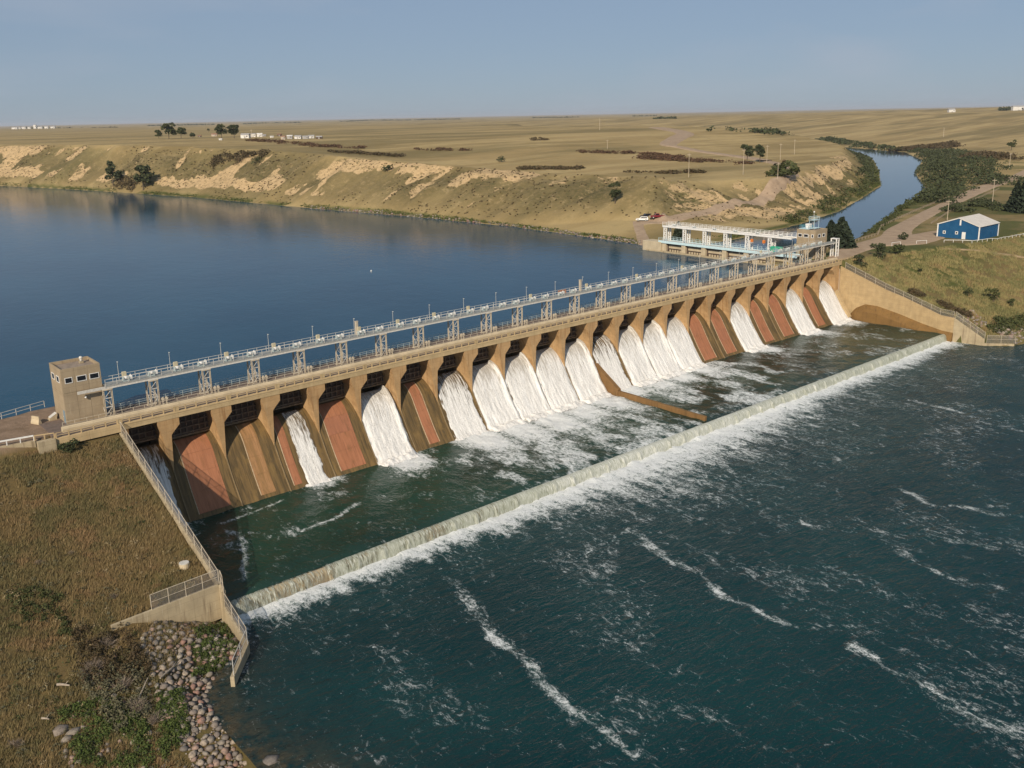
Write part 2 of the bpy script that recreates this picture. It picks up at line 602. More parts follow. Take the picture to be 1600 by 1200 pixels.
def ground_material():
    t = NT('prairie_ground')
    bare, green, rough, grav = t.attr('bare'), t.attr('green'), t.attr('rough'), t.attr('gravel')
    n1, n2, n3, n4 = t.noise(.012, 6, .6), t.noise(.11, 6, .65), t.noise(1.3, 5, .7), t.noise(.55, 6, .75)
    strata = t.noise(.02, 4, .55, t.map((.35, 2.6, 1), (0, 0, .5)))
    dry = t.mix(t.step(n1, .35, .65), (.325, .238, .110), (.24, .178, .080))
    dry = t.mix(t.step(strata, .42, .62), dry, (.385, .29, .140))
    strata2 = t.noise(.006, 5, .6, t.map((.5, 2.2, 1), (0, 0, -.5)))
    dry = t.mix(t.math('MULTIPLY', t.step(strata2, .46, .62), .7), dry, (.155, .125, .056))
    dry = t.mix(t.math('MULTIPLY', t.step(n2, .5, .72), .5), dry, (.22, .175, .08))
    dry = t.mix(t.math('MULTIPLY', t.step(n3, .5, .8), .35), dry, (.20, .155, .07))
    olive = t.mix(t.step(n4, .36, .6), (.150, .115, .056), (.085, .074, .033))
    olive = t.mix(t.step(t.noise(.33, 6, .8), .52, .6), olive, (.06, .058, .024))
    tus = t.step(t.noise(.26, 6, .85), .535, .59)
    olive = t.mix(t.math('MULTIPLY', tus, .75), olive, (.045, .042, .018))
    pale = t.step(t.noise(.2, 6, .8, t.map((1, 1, 1), loc=(40, 9, 3))), .55, .61)
    olive = t.mix(t.math('MULTIPLY', pale, .7), olive, (.27, .205, .11))
    dry = t.mix(t.math('MULTIPLY', t.attr('slope'), .95, clamp=True), dry, olive)
    near = t.mix(t.step(n2, .35, .65), (.145, .100, .043), (.105, .080, .034))
    near = t.mix(t.math('MULTIPLY', t.step(n3, .45, .75), .5), near, (.075, .056, .025))
    col = t.mix(rough, dry, near)
    grn = t.mix(t.step(n4, .4, .65), (.055, .075, .018), (.085, .085, .03))
    col = t.mix(t.math('MULTIPLY', green, t.step(t.math('ADD', n3, t.math('MULTIPLY', green, .35)), .45, .75)), col, grn)
    sand = t.mix(t.step(n4, .35, .7), (.50, .36, .20), (.36, .255, .135))
    spots = t.step(t.noise(.3, 6, .85), .53, .58)
    sand = t.mix(t.math('MULTIPLY', spots, .85), sand, (.10, .085, .035))
    col = t.mix(t.step(t.math('ADD', bare, t.math('ADD', t.math('MULTIPLY', t.math('SUBTRACT', n4, .5), 1.1), t.math('MULTIPLY', t.math('SUBTRACT', t.noise(.16, 5, .7), .5), 1.6))), .36, .52), col, sand)
    gcol = t.mix(t.step(t.noise(.35, 6, .7), .35, .7), (.26, .185, .13), (.17, .12, .08))
    col = t.mix(grav, col, gcol)
    h = t.math('ADD', t.math('MULTIPLY', n3, .5), t.math('MULTIPLY', t.noise(6, 4, .7), .25))
    return t.done(t.bsdf(col, .95, .1, 0, t.bump(h, .55, .6)))


gm = npmesh('ground', np.stack([GX, GY, GZ], -1).reshape(-1, 3), FQ, ground_material(), True)
for a, v in (('bare', gb), ('green', gg), ('rough', gro), ('gravel', ggr), ('slope', gsl)): attr(gm, a, v)
mobj('ground', gm, kind='structure', label='dry golden prairie with eroded sandy bluffs and grassy banks')

# ------------------------------------------------------------------ water


def water_mat(name, c1, c2, bumps, rough=.06, foam=False, flow=(1, 1, 1), spec=.5, wrot=0, ior=1.23, speckle=1.5):
    t = NT(name)
    col = t.mix(t.step(t.noise(.03, 4, .5), .35, .65), c1, c2)
    h = None
    for sc, wt, vec in bumps:
        n = t.math('MULTIPLY', t.noise(1., 3, .55, t.map(tuple(sc*v for v in vec), (0, 0, wrot)), .35), wt)
        h = n if h is None else t.math('ADD', h, n)
    nb = t.bump(h, 1., 1.)
    w = t.bsdf(col, rough, spec, 0, nb, IOR=ior)
    if not foam: return t.done(w)
    f = t.attr('foam')
    na = t.noise(1., 7, .68, t.map((.9*flow[0], .45*flow[1], 1)), 1.2)
    nbz = t.noise(1., 6, .75, t.map((3.2*flow[0], 1.8*flow[1], 1), (0, 0, .3)), .8)
    nc = t.voro(1., t.map((1.1, .8, 1)), 'DISTANCE_TO_EDGE')
    lace = t.math('ADD', t.math('MULTIPLY', na, .55), t.math('MULTIPLY', nbz, .45))
    lace = t.math('SUBTRACT', lace, t.math('MULTIPLY', nc, .16))
    lace = t.math('MULTIPLY_ADD', lace, 2.6, -.62)
    speck = t.math('MULTIPLY', t.math('SUBTRACT', t.noise(4.5, 3, .8), .5), speckle)
    lace = t.math('ADD', lace, speck)
    m = t.step(t.math('ADD', lace, t.math('SUBTRACT', t.math('MULTIPLY', f, 1.05), 1.05)), 0.0, .45)
    vm = t.n.new('ShaderNodeVectorMath')
    vm.operation = 'MULTIPLY_ADD'
    nzc = t.n.new('ShaderNodeTexNoise')
    t.L(t.pos, nzc.inputs['Vector'])
    nzc.inputs['Scale'].default_value = .55
    nzc.inputs['Detail'].default_value = 5
    t.L(nzc.outputs['Color'], vm.inputs[0])
    vm.inputs[1].default_value = (3.2, 3.2, 0)
    t.L(t.pos, vm.inputs[2])
    v1 = t.voro(1., t.map((.75, .42, 0), (0, 0, .25), vec=vm.outputs[0]), 'DISTANCE_TO_EDGE')
    v2 = t.voro(1., t.map((2.0, 1.2, 0), (0, 0, -.2), vec=vm.outputs[0]), 'DISTANCE_TO_EDGE')
    vein = t.math('MAXIMUM', t.math('SUBTRACT', 1., t.step(v1, .0, .10)), t.math('MULTIPLY', t.math('SUBTRACT', 1., t.step(v2, .0, .13)), .8))
    vein = t.math('MULTIPLY', vein, t.step(t.math('ADD', f, t.math('MULTIPLY', t.math('SUBTRACT', na, .5), 1.8)), .26, .72))
    m = t.math('MAXIMUM', m, t.math('MULTIPLY', vein, .8))
    # air bubbles under the surface lighten and green the water around the foam
    aer = t.step(t.math('ADD', f, t.math('MULTIPLY', t.math('SUBTRACT', na, .5), .8)), .25, .9)
    col2 = t.mix(t.math('MULTIPLY', aer, .55), col, (.10, .17, .13))
    col2 = t.mix(t.math('MULTIPLY', t.attr('shallow'), t.step(t.noise(.8, 5, .7), .3, .6)), col2, (.062, .050, .030))
    w = t.bsdf(col2, rough, spec, 0, nb, IOR=ior)
    fo = t.bsdf((.78, .80, .80), .75, .2, 0, t.bump(t.math('ADD', nbz, na), .8, .35))
    mx = t.n.new('ShaderNodeMixShader')
    t.L(t.math('MULTIPLY', m, .92), mx.inputs[0])
    t.L(w, mx.inputs[1])
    t.L(fo, mx.inputs[2])
    return t.done(mx.outputs[0])


M_RES = water_mat('reservoir_surface', (.004, .041, .080), (.007, .052, .095), [(.22, .07, (1, .7, 1)), (1.1, .032, (1, .8, 1)), (.02, .05, (1, .4, 1))], .08, ior=1.17)
M_CAN = water_mat('canal_surface', (.016, .040, .065), (.02, .05, .075), [(.3, .02, (1, .7, 1)), (1.3, .006, (1, 1, 1))], .05)
M_RIV = water_mat('river_surface', (.002, .023, .027), (.004, .033, .036), [(.45, .46, (.45, 1.3, 1)), (1.25, .32, (.5, 1.2, 1)), (3.2, .13, (.7, 1, 1)), (.09, .3, (1, .7, 1))], .10, True, spec=.4, wrot=.71)
M_POOL = water_mat('pool_surface', (.006, .022, .016), (.014, .044, .030), [(.5, .16, (1, .6, 1)), (1.6, .10, (1, .7, 1))], .14, True, speckle=.55)


def polysheet(name, poly, z, mat, label):
    me = bpy.data.meshes.new(name)
    me.from_pydata([(x, y, z) for x, y in poly], [], [tuple(range(len(poly)))])
    me.materials.append(mat)
    return mobj(name, me, kind='structure', label=label)


def off(poly, k):
    """shift a shoreline sideways so that the sheet runs a little under the bank"""
    o = []
    for i, p in enumerate(poly):
        a, b = poly[max(0, i-1)], poly[min(len(poly)-1, i+1)]
        dx, dy = b[0]-a[0], b[1]-a[1]
        l = math.hypot(dx, dy)
        o.append((p[0]-dy/l*k, p[1]+dx/l*k))
    return o


fs = off(RES[3:15], -8)
polysheet('reservoir_water', [(-.7, 7.2), (212.6, 7.2), (212.6, 76)]+fs+[(-2500, 40), (-300, 18), (-14, 17.5), (-.7, 17.5)], ZR, M_RES, 'smooth deep blue reservoir behind the dam')
polysheet('canal_water', [(215.4, 22)]+off(CAN_S[1:], -6)+off(CAN_N[1:], 6)[::-1]+[(215.4, 76)], ZR-.1, M_CAN, 'calm blue irrigation canal winding away between banks')

WET = {1: .8, 4: .5, 6: 1, 8: .7, 9: 1, 10: 1, 11: 1, 12: 1, 13: .75, 14: 1, 15: 1, 16: 1, 19: 1, 22: 1, 24: 1}
BAY = 9.144


def grid_sheet(xs, ys, zf, ff, name, mat, label):
    X, Y = np.meshgrid(xs, ys)
    V = np.stack([X, Y, zf(X, Y)], -1).reshape(-1, 3)
    n = len(xs)
    ix = np.arange(X.size).reshape(X.shape)
    Fq = np.stack([ix[:-1, :-1], ix[:-1, 1:], ix[1:, 1:], ix[1:, :-1]], -1).reshape(-1, 4)
    me = npmesh(name, V, Fq, mat, True)
    attr(me, 'foam', ff(X, Y))
    attr(me, 'shallow', np.exp(-pdist(X.ravel(), Y.ravel(), RIV[3:10], False)/3.2) if name == 'river_water' else X*0)
    return mobj(name, me, kind='structure', label=label)


def seg_streak(X, Y, pts, w, amp):
    p = [onZ(a, b, 0) for a, b in pts]
    wob = 5.5*(fbm(X/7, Y/7, 5, 4)-.5)
    amp = amp*(.2+1.35*fbm(X/4, Y/4, 6, 3))
    w = w*(.3+1.1*fbm(X/9, Y/9, 7, 2))
    d = pdist((X+wob).ravel(), (Y+wob).ravel(), [(q.x, q.y) for q in p], False).reshape(X.shape)
    return .9*amp*np.exp(-(d/w)**2)


STREAKS = [([(690, 900), (740, 965), (790, 1010), (830, 1055), (890, 1105), (960, 1165), (990, 1199)], 1.3, .62),
           ([(980, 835), (1040, 880), (1100, 905), (1140, 935), (1200, 968), (1270, 980)], 1.3, .62),
           ([(1330, 1010), (1380, 1045), (1440, 1075), (1500, 1115)], 1.5, .6), ([(1500, 1130), (1600, 1170)], 1.8, .5),
           ([(1400, 765), (1450, 785), (1520, 795), (1600, 812)], 1.3, .58), ([(1420, 628), (1500, 648), (1600, 680)], 1.8, .55),
           ([(1470, 840), (1560, 860)], 1.3, .45), ([(1120, 770), (1200, 800), (1300, 840)], 1.2, .42), ([(1180, 660), (1260, 690), (1330, 735)], 1.6, .40),
           ([(560, 990), (640, 1060)], 1.2, .36), ([(1380, 850), (1480, 900), (1590, 930)], 1.4, .36)]


def river_foam(X, Y):
    weir = -34.6
    q = np.interp(X, [0, 15, 40, 62, 80, 100, 120, 150, 180, 218], [.55, .5, .5, .78, 1, .95, .85, .62, .55, .5])
    d = weir-Y
    fing = fbm(X/1.8, np.zeros_like(X)+.3, 13, 3)
    Lf = (3.6+13*q**2)*(.35+1.3*fing)
    f = 1.02*np.clip(1-np.maximum(d, 0)/Lf, 0, 1)**.75
    f = np.maximum(f, .72*q*np.exp(-np.maximum(d, 0)/(8+14*q))*(.5+fbm(X/2.2, Y/10, 15, 3)))
    for s in STREAKS: f = np.maximum(f, seg_streak(X, Y, *s))
    f = np.maximum(f, .10+.19*S(fbm(X/9, Y/14, 23, 4), .48, .74))
    return f


def river_z(X, Y):
    d = np.maximum(0, -34.8-Y)
    return ZV+.22*(fbm(X/3.2, Y/2.6, 33, 3)-.5)+1.0*np.exp(-d/2.6)*(fbm(X/1.3, Y/1.3, 35, 3)-.2)*np.interp(X, [0, 40, 62, 80, 120, 220], [.55, .6, .9, 1.2, 1, .6])


rx = np.concatenate([axis([(-9.9, 130, .55), (130, 240, .8)]), grow(240, 900, 2, 1.2)])
ry = np.concatenate([grow(-100, -900, -2, 1.2)[::-1], axis([(-100, -50, .7), (-50, -34.9, .45)]), [-34.9]])
grid_sheet(rx, ry, river_z, river_foam, 'river_water', M_RIV, 'dark teal rippled river below the weir with foam streaks')


def pool_foam(X, Y):
    f = np.zeros_like(X)
    d = np.maximum(0, -4.6-Y)
    for b, s in WET.items():
        cx = BAY*(b-.5)-1
        if b == 1: L, a = 3, .55
        elif b == 4: L, a, cx = 6, .8, cx+1.5
        elif b == 6: L, a = 15, 1.15
        elif b <= 12: L, a = 24, 1.15
        elif b <= 16: L, a = 15, 1.1
        else: L, a = 11, 1.05
        sk = cx-d*(.05 if b < 17 else -.25)
        wd = 4.6+d*.10
        f = np.maximum(f, a*np.exp(-(np.abs(X-sk)/wd)**3)*np.clip(1.12-d/L*(.55+.9*fbm(X/5, Y/5, b, 3)), 0, 1))
    f = np.maximum(f, .64*S(fbm(X/4.5, Y/7, 44, 4), .36, .62)*S(X, 40, 60)*(1-S(X, 150, 175)))
    f = np.maximum(f, .15+.25*S(fbm(X/6, Y/6, 46, 4), .5, .7))
    f = f*np.where((X > 108) & (X < 116) & (d > 6), .75, 1)
    for pts, w, a in [([(345, 822), (400, 802), (440, 785)], .5, .6), ([(350, 830), (380, 845), (385, 870), (378, 895), (385, 910)], .7, .55), ([(475, 832), (520, 815), (560, 790)], .6, .62)]:
        p = [onZ(u, v, 2) for u, v in pts]
        wob = 1.2*(fbm(X/2, Y/2, 5, 3)-.5)
        dd = pdist((X+wob).ravel(), (Y+wob).ravel(), [(q.x, q.y) for q in p], False).reshape(X.shape)
        f = np.maximum(f, a*np.exp(-(dd/w)**2))
    return f


def pool_z(X, Y):
    f = pool_foam(X, Y)
    e = S(Y, -33.6, -31)*S(-Y, 3, 6)
    return ZP+e*(.28*(fbm(X/3, Y/2.4, 37, 3)-.5)+1.0*np.clip(f-.35, 0, 1)*(fbm(X/1.2, Y/1.9, 39, 3)-.35))-.10*(1-S(Y, -33.6, -32))


grid_sheet(np.append(axis([(0.02, 220.2, .6)]), 220.25), np.append(axis([(-33.5, -1.2, .5)]), -1.2), pool_z, pool_foam, 'stilling_pool_water', M_POOL, 'dark churning pool between the spillway and the weir')

# ------------------------------------------------------------------ the dam
ORD = ['zeroth', 'first', 'second', 'third', 'fourth', 'fifth', 'sixth', 'seventh', 'eighth', 'ninth', 'tenth', 'eleventh', 'twelfth', 'thirteenth', 'fourteenth', 'fifteenth', 'sixteenth',
       'seventeenth', 'eighteenth', 'nineteenth', 'twentieth', 'twenty-first', 'twenty-second', 'twenty-third', 'twenty-fourth', 'twenty-fifth', 'twenty-sixth', 'twenty-seventh', 'twenty-eighth', 'twenty-ninth', 'thirtieth']
M_PIER = concrete('stained_pier_concrete', (.46, .295, .145), (.22, .105, .038), (.66, .53, .35), .65)
M_FASC = concrete('tan_deck_concrete', (.50, .375, .21), (.30, .20, .095), (.60, .48, .30), .35)
M_PARA = concrete('cream_parapet_concrete', (.56, .46, .31), (.36, .28, .17), (.62, .54, .40), .2)
M_DECK = plain('gravelly_deck', (.16, .12, .10), (.11, .085, .07), 1.2, .9, .3)
M_GREY = concrete('weathered_wall_concrete', (.42, .345, .225), (.15, .11, .068), (.60, .53, .40), .7)
M_STEEL = plain('galvanised_steel', (.60, .58, .53), (.48, .46, .42), 3, .5, .1, .1)
M_BLUST = plain('blue_grey_steel', (.44, .50, .49), (.32, .38, .38), 3, .5, .1, .1)
M_TANST = plain('tan_steel', (.56, .49, .38), (.43, .37, .28), 3, .55, .1, .1)
M_WHITE = plain('white_paint', (.74, .73, .70), (.62, .61, .58), 2, .5, .05)
M_CYAN = plain('pale_blue_paint', (.52, .68, .72), (.42, .56, .60), 2, .5, .05)
M_TEAL = plain('teal_paint', (.10, .33, .40), (.08, .26, .32), 2, .5, .05)
M_RUST = plain('gate_steel', (.085, .062, .048), (.14, .095, .07), 1.4, .75, .3, .2)
M_GIRD = plain('gate_girder_steel', (.22, .175, .135), (.13, .095, .07), 1.4, .7, .3, .2)
M_GLASS = NT('dark_glass')
M_GLASS = M_GLASS.done(M_GLASS.bsdf((.012, .014, .018), .08, .6))
M_BLACK = plain('black_rubber', (.02, .02, .02), (.03, .03, .03), 4, .8, 0)


def ogee_mat(name, a, b, c, seed, streaky=.5):
    t = NT(name)
    n1 = t.noise(1., 6, .65, t.map((2.4, .22, .16), loc=(seed, 0, 0)))
    n2 = t.noise(1., 5, .6, t.map((.7, .3, .3), loc=(0, seed, 0)))
    n3 = t.noise(5., 5, .7)
    n4 = t.noise(1., 4, .6, t.map((5.5, .3, .2), loc=(0, 0, seed)))
    col = t.mix(t.step(n1, .36, .66), a, b)
    col = t.mix(t.math('MULTIPLY', t.step(n2, .5, .72), streaky), col, c)
    col = t.mix(t.math('MULTIPLY', t.step(n4, .56, .72), .65), col, tuple(v*.38 for v in b))
    col = t.mix(t.math('MULTIPLY', t.step(n3, .5, .8), .35), col, tuple(v*.5 for v in a))
    return t.done(t.bsdf(col, .72, .35, 0, t.bump(n3, .5, .06)))


M_OGEE = ogee_mat('mossy_spillway_concrete', (.165, .105, .040), (.075, .052, .022), (.24, .15, .05), 0, .6)
M_FACE = [ogee_mat('terracotta_facing', (.37, .155, .078), (.29, .120, .058), (.17, .085, .034), 3, .55),
          ogee_mat('rose_facing', (.36, .150, .080), (.27, .112, .060), (.15, .08, .035), 9, .5),
          ogee_mat('ochre_facing', (.37, .20, .090), (.24, .135, .052), (.15, .095, .034), 15, .5)]
M_LINE = plain('pale_joint_concrete', (.50, .38, .25), (.36, .26, .16), 2, .85, .2)

PROF = [(4.5, 13.82), (3.9, 13.72), (3.2, 13.4), (2.4, 12.85), (1.6, 12.05), (.9, 11.1), (.3, 10.05), (-.35, 9.0), (-1.0, 7.95), (-1.75, 6.75), (-2.6, 5.5), (-3.6, 4.1), (-4.9, 2.4), (-6.2, .9)]
_pl = np.cumsum([0]+[math.dist(PROF[i], PROF[i+1]) for i in range(len(PROF)-1)])


def prof(s):
    """point and outward normal on the ogee at arc length s"""
    y = np.interp(s, _pl, [p[0] for p in PROF])
    z = np.interp(s, _pl, [p[1] for p in PROF])
    y2, z2 = np.interp(s+.3, _pl, [p[0] for p in PROF]), np.interp(s+.3, _pl, [p[1] for p in PROF])
    y1, z1 = np.interp(s-.3, _pl, [p[0] for p in PROF]), np.interp(s-.3, _pl, [p[1] for p in PROF])
    ty, tz = y2-y1, z2-z1
    l = np.hypot(ty, tz)
    return y, z, tz/l, -ty/l          # normal points downstream and up


def slab(x0, x1, s0, s1, o0, o1, n=8):
    """a curved slab lying on the ogee"""
    rings = []
    for k in range(n+1):
        s = s0+(s1-s0)*k/n
        y, z, ny, nz = prof(s)
        rings.append([(x0, y+ny*o0, z+nz*o0), (x1, y+ny*o0, z+nz*o0), (x1, y+ny*o1, z+nz*o1), (x0, y+ny*o1, z+nz*o1)])
    return MB().loft(rings)


PCX = [BAY*i-1.82 for i in range(25)]
dam = thing('dam', 'long tan concrete dam with twenty-four gated spillway bays across the river', 'dam', (0, 0, 0))
body = [(y, z) for y, z in PROF]+[(-6.4, -2.8), (8, -2.8), (8, 11), (6.5, 12.7), (5.3, 13.6)]
for b in range(1, 25):
    x0, x1 = (0.02 if b == 1 else PCX[b-1]), (PCX[b] if b < 24 else 219.4)
    ch = MB().prism(body, 'x', x0+.01, x1-.01).build('spillway_face', M_OGEE, dam, label='dark moss-stained curved spillway face' if b in WET else 'dry curved spillway face with reddish facing panels')
    if b in WET and b not in (4,): continue
    # facing panels, each its own slab with open joints
    lay = {2: [(1.9, 7.4)], 3: [(3.9, 6.6)], 4: [(1.1, 2.6)], 5: [(1.6, 6.9)], 7: [(3.6, 5.9)], 17: [(1.4, 6.3)], 18: [(1.9, 6.2)], 20: [(1.9, 5.9)], 21: [(2.0, 6.9)], 23: [(2.1, 6.0)]}[b]
    for a0, a1 in lay:
        nc = {2: 3, 5: 2}.get(b, 1)
        rows = [.6, 3.9, 7.3, 10.6, 14.4]
        for r in range(4):
            for c in range(nc):
                u0, u1 = x0+a0+(a1-a0)*c/nc, x0+a0+(a1-a0)*(c+1)/nc
                slab(u0+.008, u1-.008, rows[r]+.012, rows[r+1]-.012, -.05, .05+.012*rnd.random(), 6).build('facing_panel', M_FACE[(1 if (b, r) in ((5, 1), (18, 2), (21, 0)) else 0) if b != 3 else 2], ch)
        slab(x0+a0-.16, x0+a0-.03, .7, 14.4, -.05, .075, 12).build('joint_strip', M_LINE, ch)
        if b in (7, 17, 18, 20, 21): slab(x0+a1+.03, x0+a1+.15, .7, 14.4, -.05, .075, 12).build('joint_strip', M_LINE, ch)


M_DIVR = concrete('stained_rib_concrete', (.24, .175, .095), (.10, .07, .03), (.36, .28, .17), .6)


def pier_mesh():
    def ring(z, wl, wr, yf, ml, mr):
        return [(-wl, yf, z), (wr, yf, z), (mr, 2.6, z), (mr, 8.4, z), (-min(ml, .75) if z < 17.7 else -ml, 8.4, z), (-ml, 2.8, z)]
    R = [ring(19.03, 1.80, 1.80, .07, 1.75, 1.80), ring(18.5, 1.76, 1.80, .07, 1.62, 1.80), ring(17.75, 1.56, 1.80, .07, 1.30, 1.80), ring(17.0, 1.36, 1.06, .10, .95, 1.08), ring(16.2, 1.16, .34, .14, .72, .62), ring(15.2, .98, .30, .18, .66, .60),
         ring(13.6, .70, .26, .22, .62, .58), ring(12, .40, .2, .22, .58, .55), ring(10.9, .20, .14, .16, .54, .5), ring(10.2, .10, .10, .1, .5, .48), ring(8.4, .09, .09, -.15, .45, .45)]
    return MB().loft(R).mesh('pier', M_PIER)


pm = pier_mesh()
rib_me = slab(-.09, .09, 5.2, float(_pl[-1])-.1, -.1, .20, 12).mesh('rib', M_DIVR)
for i in range(1, 24):
    p = mobj('pier', pm, dam, (PCX[i], 0, 0))
    mobj('divider_rib', rib_me, p, (0, 0, 0))
# end blocks
MB().loft([[(-.02, .07, z), (w, .07, z), (w, 8.4, z), (-.02, 8.4, z)] for z, w in ((19.03, .9), (17.75, .9), (16.2, .3), (9, .2))]).build('abutment', M_PIER, dam)
ab = MB().prism([(215.75, 19.03), (219.55, 19.03), (219.55, 1), (218.4, 1), (218.3, 10.5), (217.0, 16.2), (215.75, 17.75)], 'y', .07, 8.4).build('abutment', M_PIER, dam)
slab(218.25, 219.5, 1.2, 14.6, -.1, .75, 12).build('sloping_coping', M_FASC, ab)
for b in range(-1, 26):
    a0, a1 = BAY*(b-1), BAY*b
    if b == -1: a0, a1 = -9.8, -4.9
    if b == 0: a0, a1 = -4.9, 0
    if b == 25: a0, a1 = 219.46, 228.4
    z0 = 18.98 if b > 0 else 18.72
    MB().bbox(a0+.012, a1-.012, 0, .5, z0, 20.02, .03).build('fascia_beam', M_FASC, dam)
    if b > 0: MB().box(a0+.012, a1-.012, -.06, 0-.001, 19.78, 19.94).build('drip_course', M_FASC, dam)
MB().box(-9.8, 228.4, .5, 9.6, 19.3, 19.98).build('deck_slab', M_DECK, dam)
pr = [(2.15, 20), (2.15, 20.55), (2.25, 20.76), (2.45, 20.86), (2.7, 20.86), (2.88, 20.76), (2.96, 20.55), (2.96, 20)]
for k in range(25):
    a0 = -8.2+k*9.2
    MB().prism(pr, 'x', a0+.01, a0+9.19).build('parapet', M_PARA, dam)


# ------------------------------------------------------------------ railings
def railing(p0, p1, h, step, mat, rails=(1., .52), pw=.08, rw=.06, thing_args=None, parent=None, zl=0, closed=True):
    p0, p1 = Vector(p0), Vector(p1)
    L = (p1-p0).length
    n = max(1, round(L/step))
    if thing_args:
        root = thing(*thing_args[:3], loc=tuple(p0), group=thing_args[3] if len(thing_args) > 3 else None)
        o = Vector((0, 0, 0))
    else:
        root, o = None, p0
    mb = MB()
    d = p1-p0
    for r in rails: mb.bar(o+Vector((0, 0, h*r)), o+d+Vector((0, 0, h*r)), rw, rw)
    ro = mb.build('rail', mat, root or parent)
    pmesh = MB().box(-pw/2, pw/2, -pw/2, pw/2, 0, h-rw/2).mesh('post', mat)
    for k in range(n+1):
        mobj('post', pmesh, root or ro, tuple(o+d*(k/n)))
    return root or ro


rz_ = math.radians(0)
dr = railing((-9.7, .17, 20.02), (228.2, .17, 20.02), .82, 1.83, M_FASC, (1., .5), .17, .09, ('walkway_railing', 'tan concrete post railing along the downstream edge of the dam deck', 'railing'))
gate_me = MB().bar((-.45, 0, 0), (.45, 0, 0), .08, .7).mesh('joint_panel', M_FASC)
for i in range(0, 25): mobj('joint_panel', gate_me, dr, (BAY*i+9.7-.3, 0, .42))
railing((-7.6, 4.3, 20), (219, 4.3, 20), 1.0, 1.83, M_TANST, (1., .5), .07, .06, ('service_railing', 'tan pipe railing behind the cream parapet in front of the hoist towers', 'railing'))
railing((1, 7.8, 20), (216, 7.8, 20), 1.05, 1.5, M_BLUST, (1., .66, .33), .06, .05, ('catwalk_railing', 'blue-grey steel railing on the near side of the upstream catwalk', 'railing'))
railing((1, 9.4, 20), (216, 9.4, 20), 1.05, 1.5, M_BLUST, (1., .66, .33), .06, .05, ('catwalk_railing', 'blue-grey steel railing over the reservoir on the upstream deck edge', 'railing'))

# ------------------------------------------------------------------ sluice gates
gw = 3.95
sk_me = MB().box(-gw, gw, 0, .12, 0, 4.5).mesh('skin_plate', M_RUST)
gi_me = MB().box(-gw, gw, -.42, -.002, -.1, .1).mesh('girder', M_GIRD)
st_me = MB().box(-.09, .09, -.30, -.002, 0, 4.5).mesh('stiffener', M_GIRD)
lip_me = MB().prism([(-.5, 0), (.12, 0), (.12, .16), (-.5, .08)], 'x', -gw, gw).mesh('gate_lip', M_LINE)
for b in range(1, 25):
    xc = (PCX[b-1]+PCX[b])/2
    st = 'white water pours under it' if b in WET else 'closed over dry spillway face'
    g = thing('sluice_gate', 'dark steel sluice gate in the %s bay from left, %s' % (ORD[b], st), 'sluice gate', (xc, 4.9, 13.95+(.75 if b in WET else 0)), 0, 'sluice gates under the dam deck')
    mobj('skin_plate', sk_me, g)
    for z in (.5, 1.5, 2.5, 3.6): mobj('girder', gi_me, g, (0, 0, z))
    for x in (-3.3, -2.2, -1.1, 0, 1.1, 2.2, 3.3): mobj('stiffener', st_me, g, (x, 0, 0))
    mobj('gate_lip', lip_me, g, (0, 0, -.02))

# ------------------------------------------------------------------ falling water


def fall_mat(name, thin):
    t = NT(name)
    a = t.noise(1., 6, .7, t.map((3.0, .35, .22)), .4)
    b = t.noise(1., 6, .75, t.map((9., 1.0, .7)), .6)
    c = t.noise(1., 4, .6, t.map((.55, .12, .10)))
    e = t.attr('edge')
    h = t.math('ADD', a, t.math('MULTIPLY', b, .6))
    aer = t.attr('aer')
    col = t.mix(t.step(a, .3, .62), (.60, .585, .555), (.82, .81, .785))
    thinc = t.mix(t.step(b, .4, .6), (.30, .265, .21), (.55, .53, .49))
    col = t.mix(t.step(t.math('ADD', aer, t.math('MULTIPLY', t.math('SUBTRACT', a, .5), 1.4)), .02, .42), thinc, col)
    col = t.mix(t.math('MULTIPLY', t.step(b, .52, .7), .35), col, (.44, .44, .42))
    sh = t.bsdf(t.mix(t.math('MULTIPLY', t.step(t.noise(2.6, 6, .8), .45, .7), .35), col, (.50, .50, .48)), .7, .25, 0, t.bump(t.math('ADD', t.math('MULTIPLY', h, .5), t.noise(2.2, 6, .75, None, .5)), .8, .3))
    cov = t.math('ADD', t.math('MULTIPLY', a, .6), t.math('ADD', t.math('MULTIPLY', b, .35), t.math('MULTIPLY', c, .5)))
    al = t.step(t.math('ADD', cov, t.math('SUBTRACT', t.math('MULTIPLY', e, .55), thin)), .28, .42)
    tr = t.n.new('ShaderNodeBsdfTransparent')
    mx = t.n.new('ShaderNodeMixShader')
    t.L(al, mx.inputs[0])
    t.L(tr.outputs[0], mx.inputs[1])
    t.L(sh, mx.inputs[2])
    return t.done(mx.outputs[0])


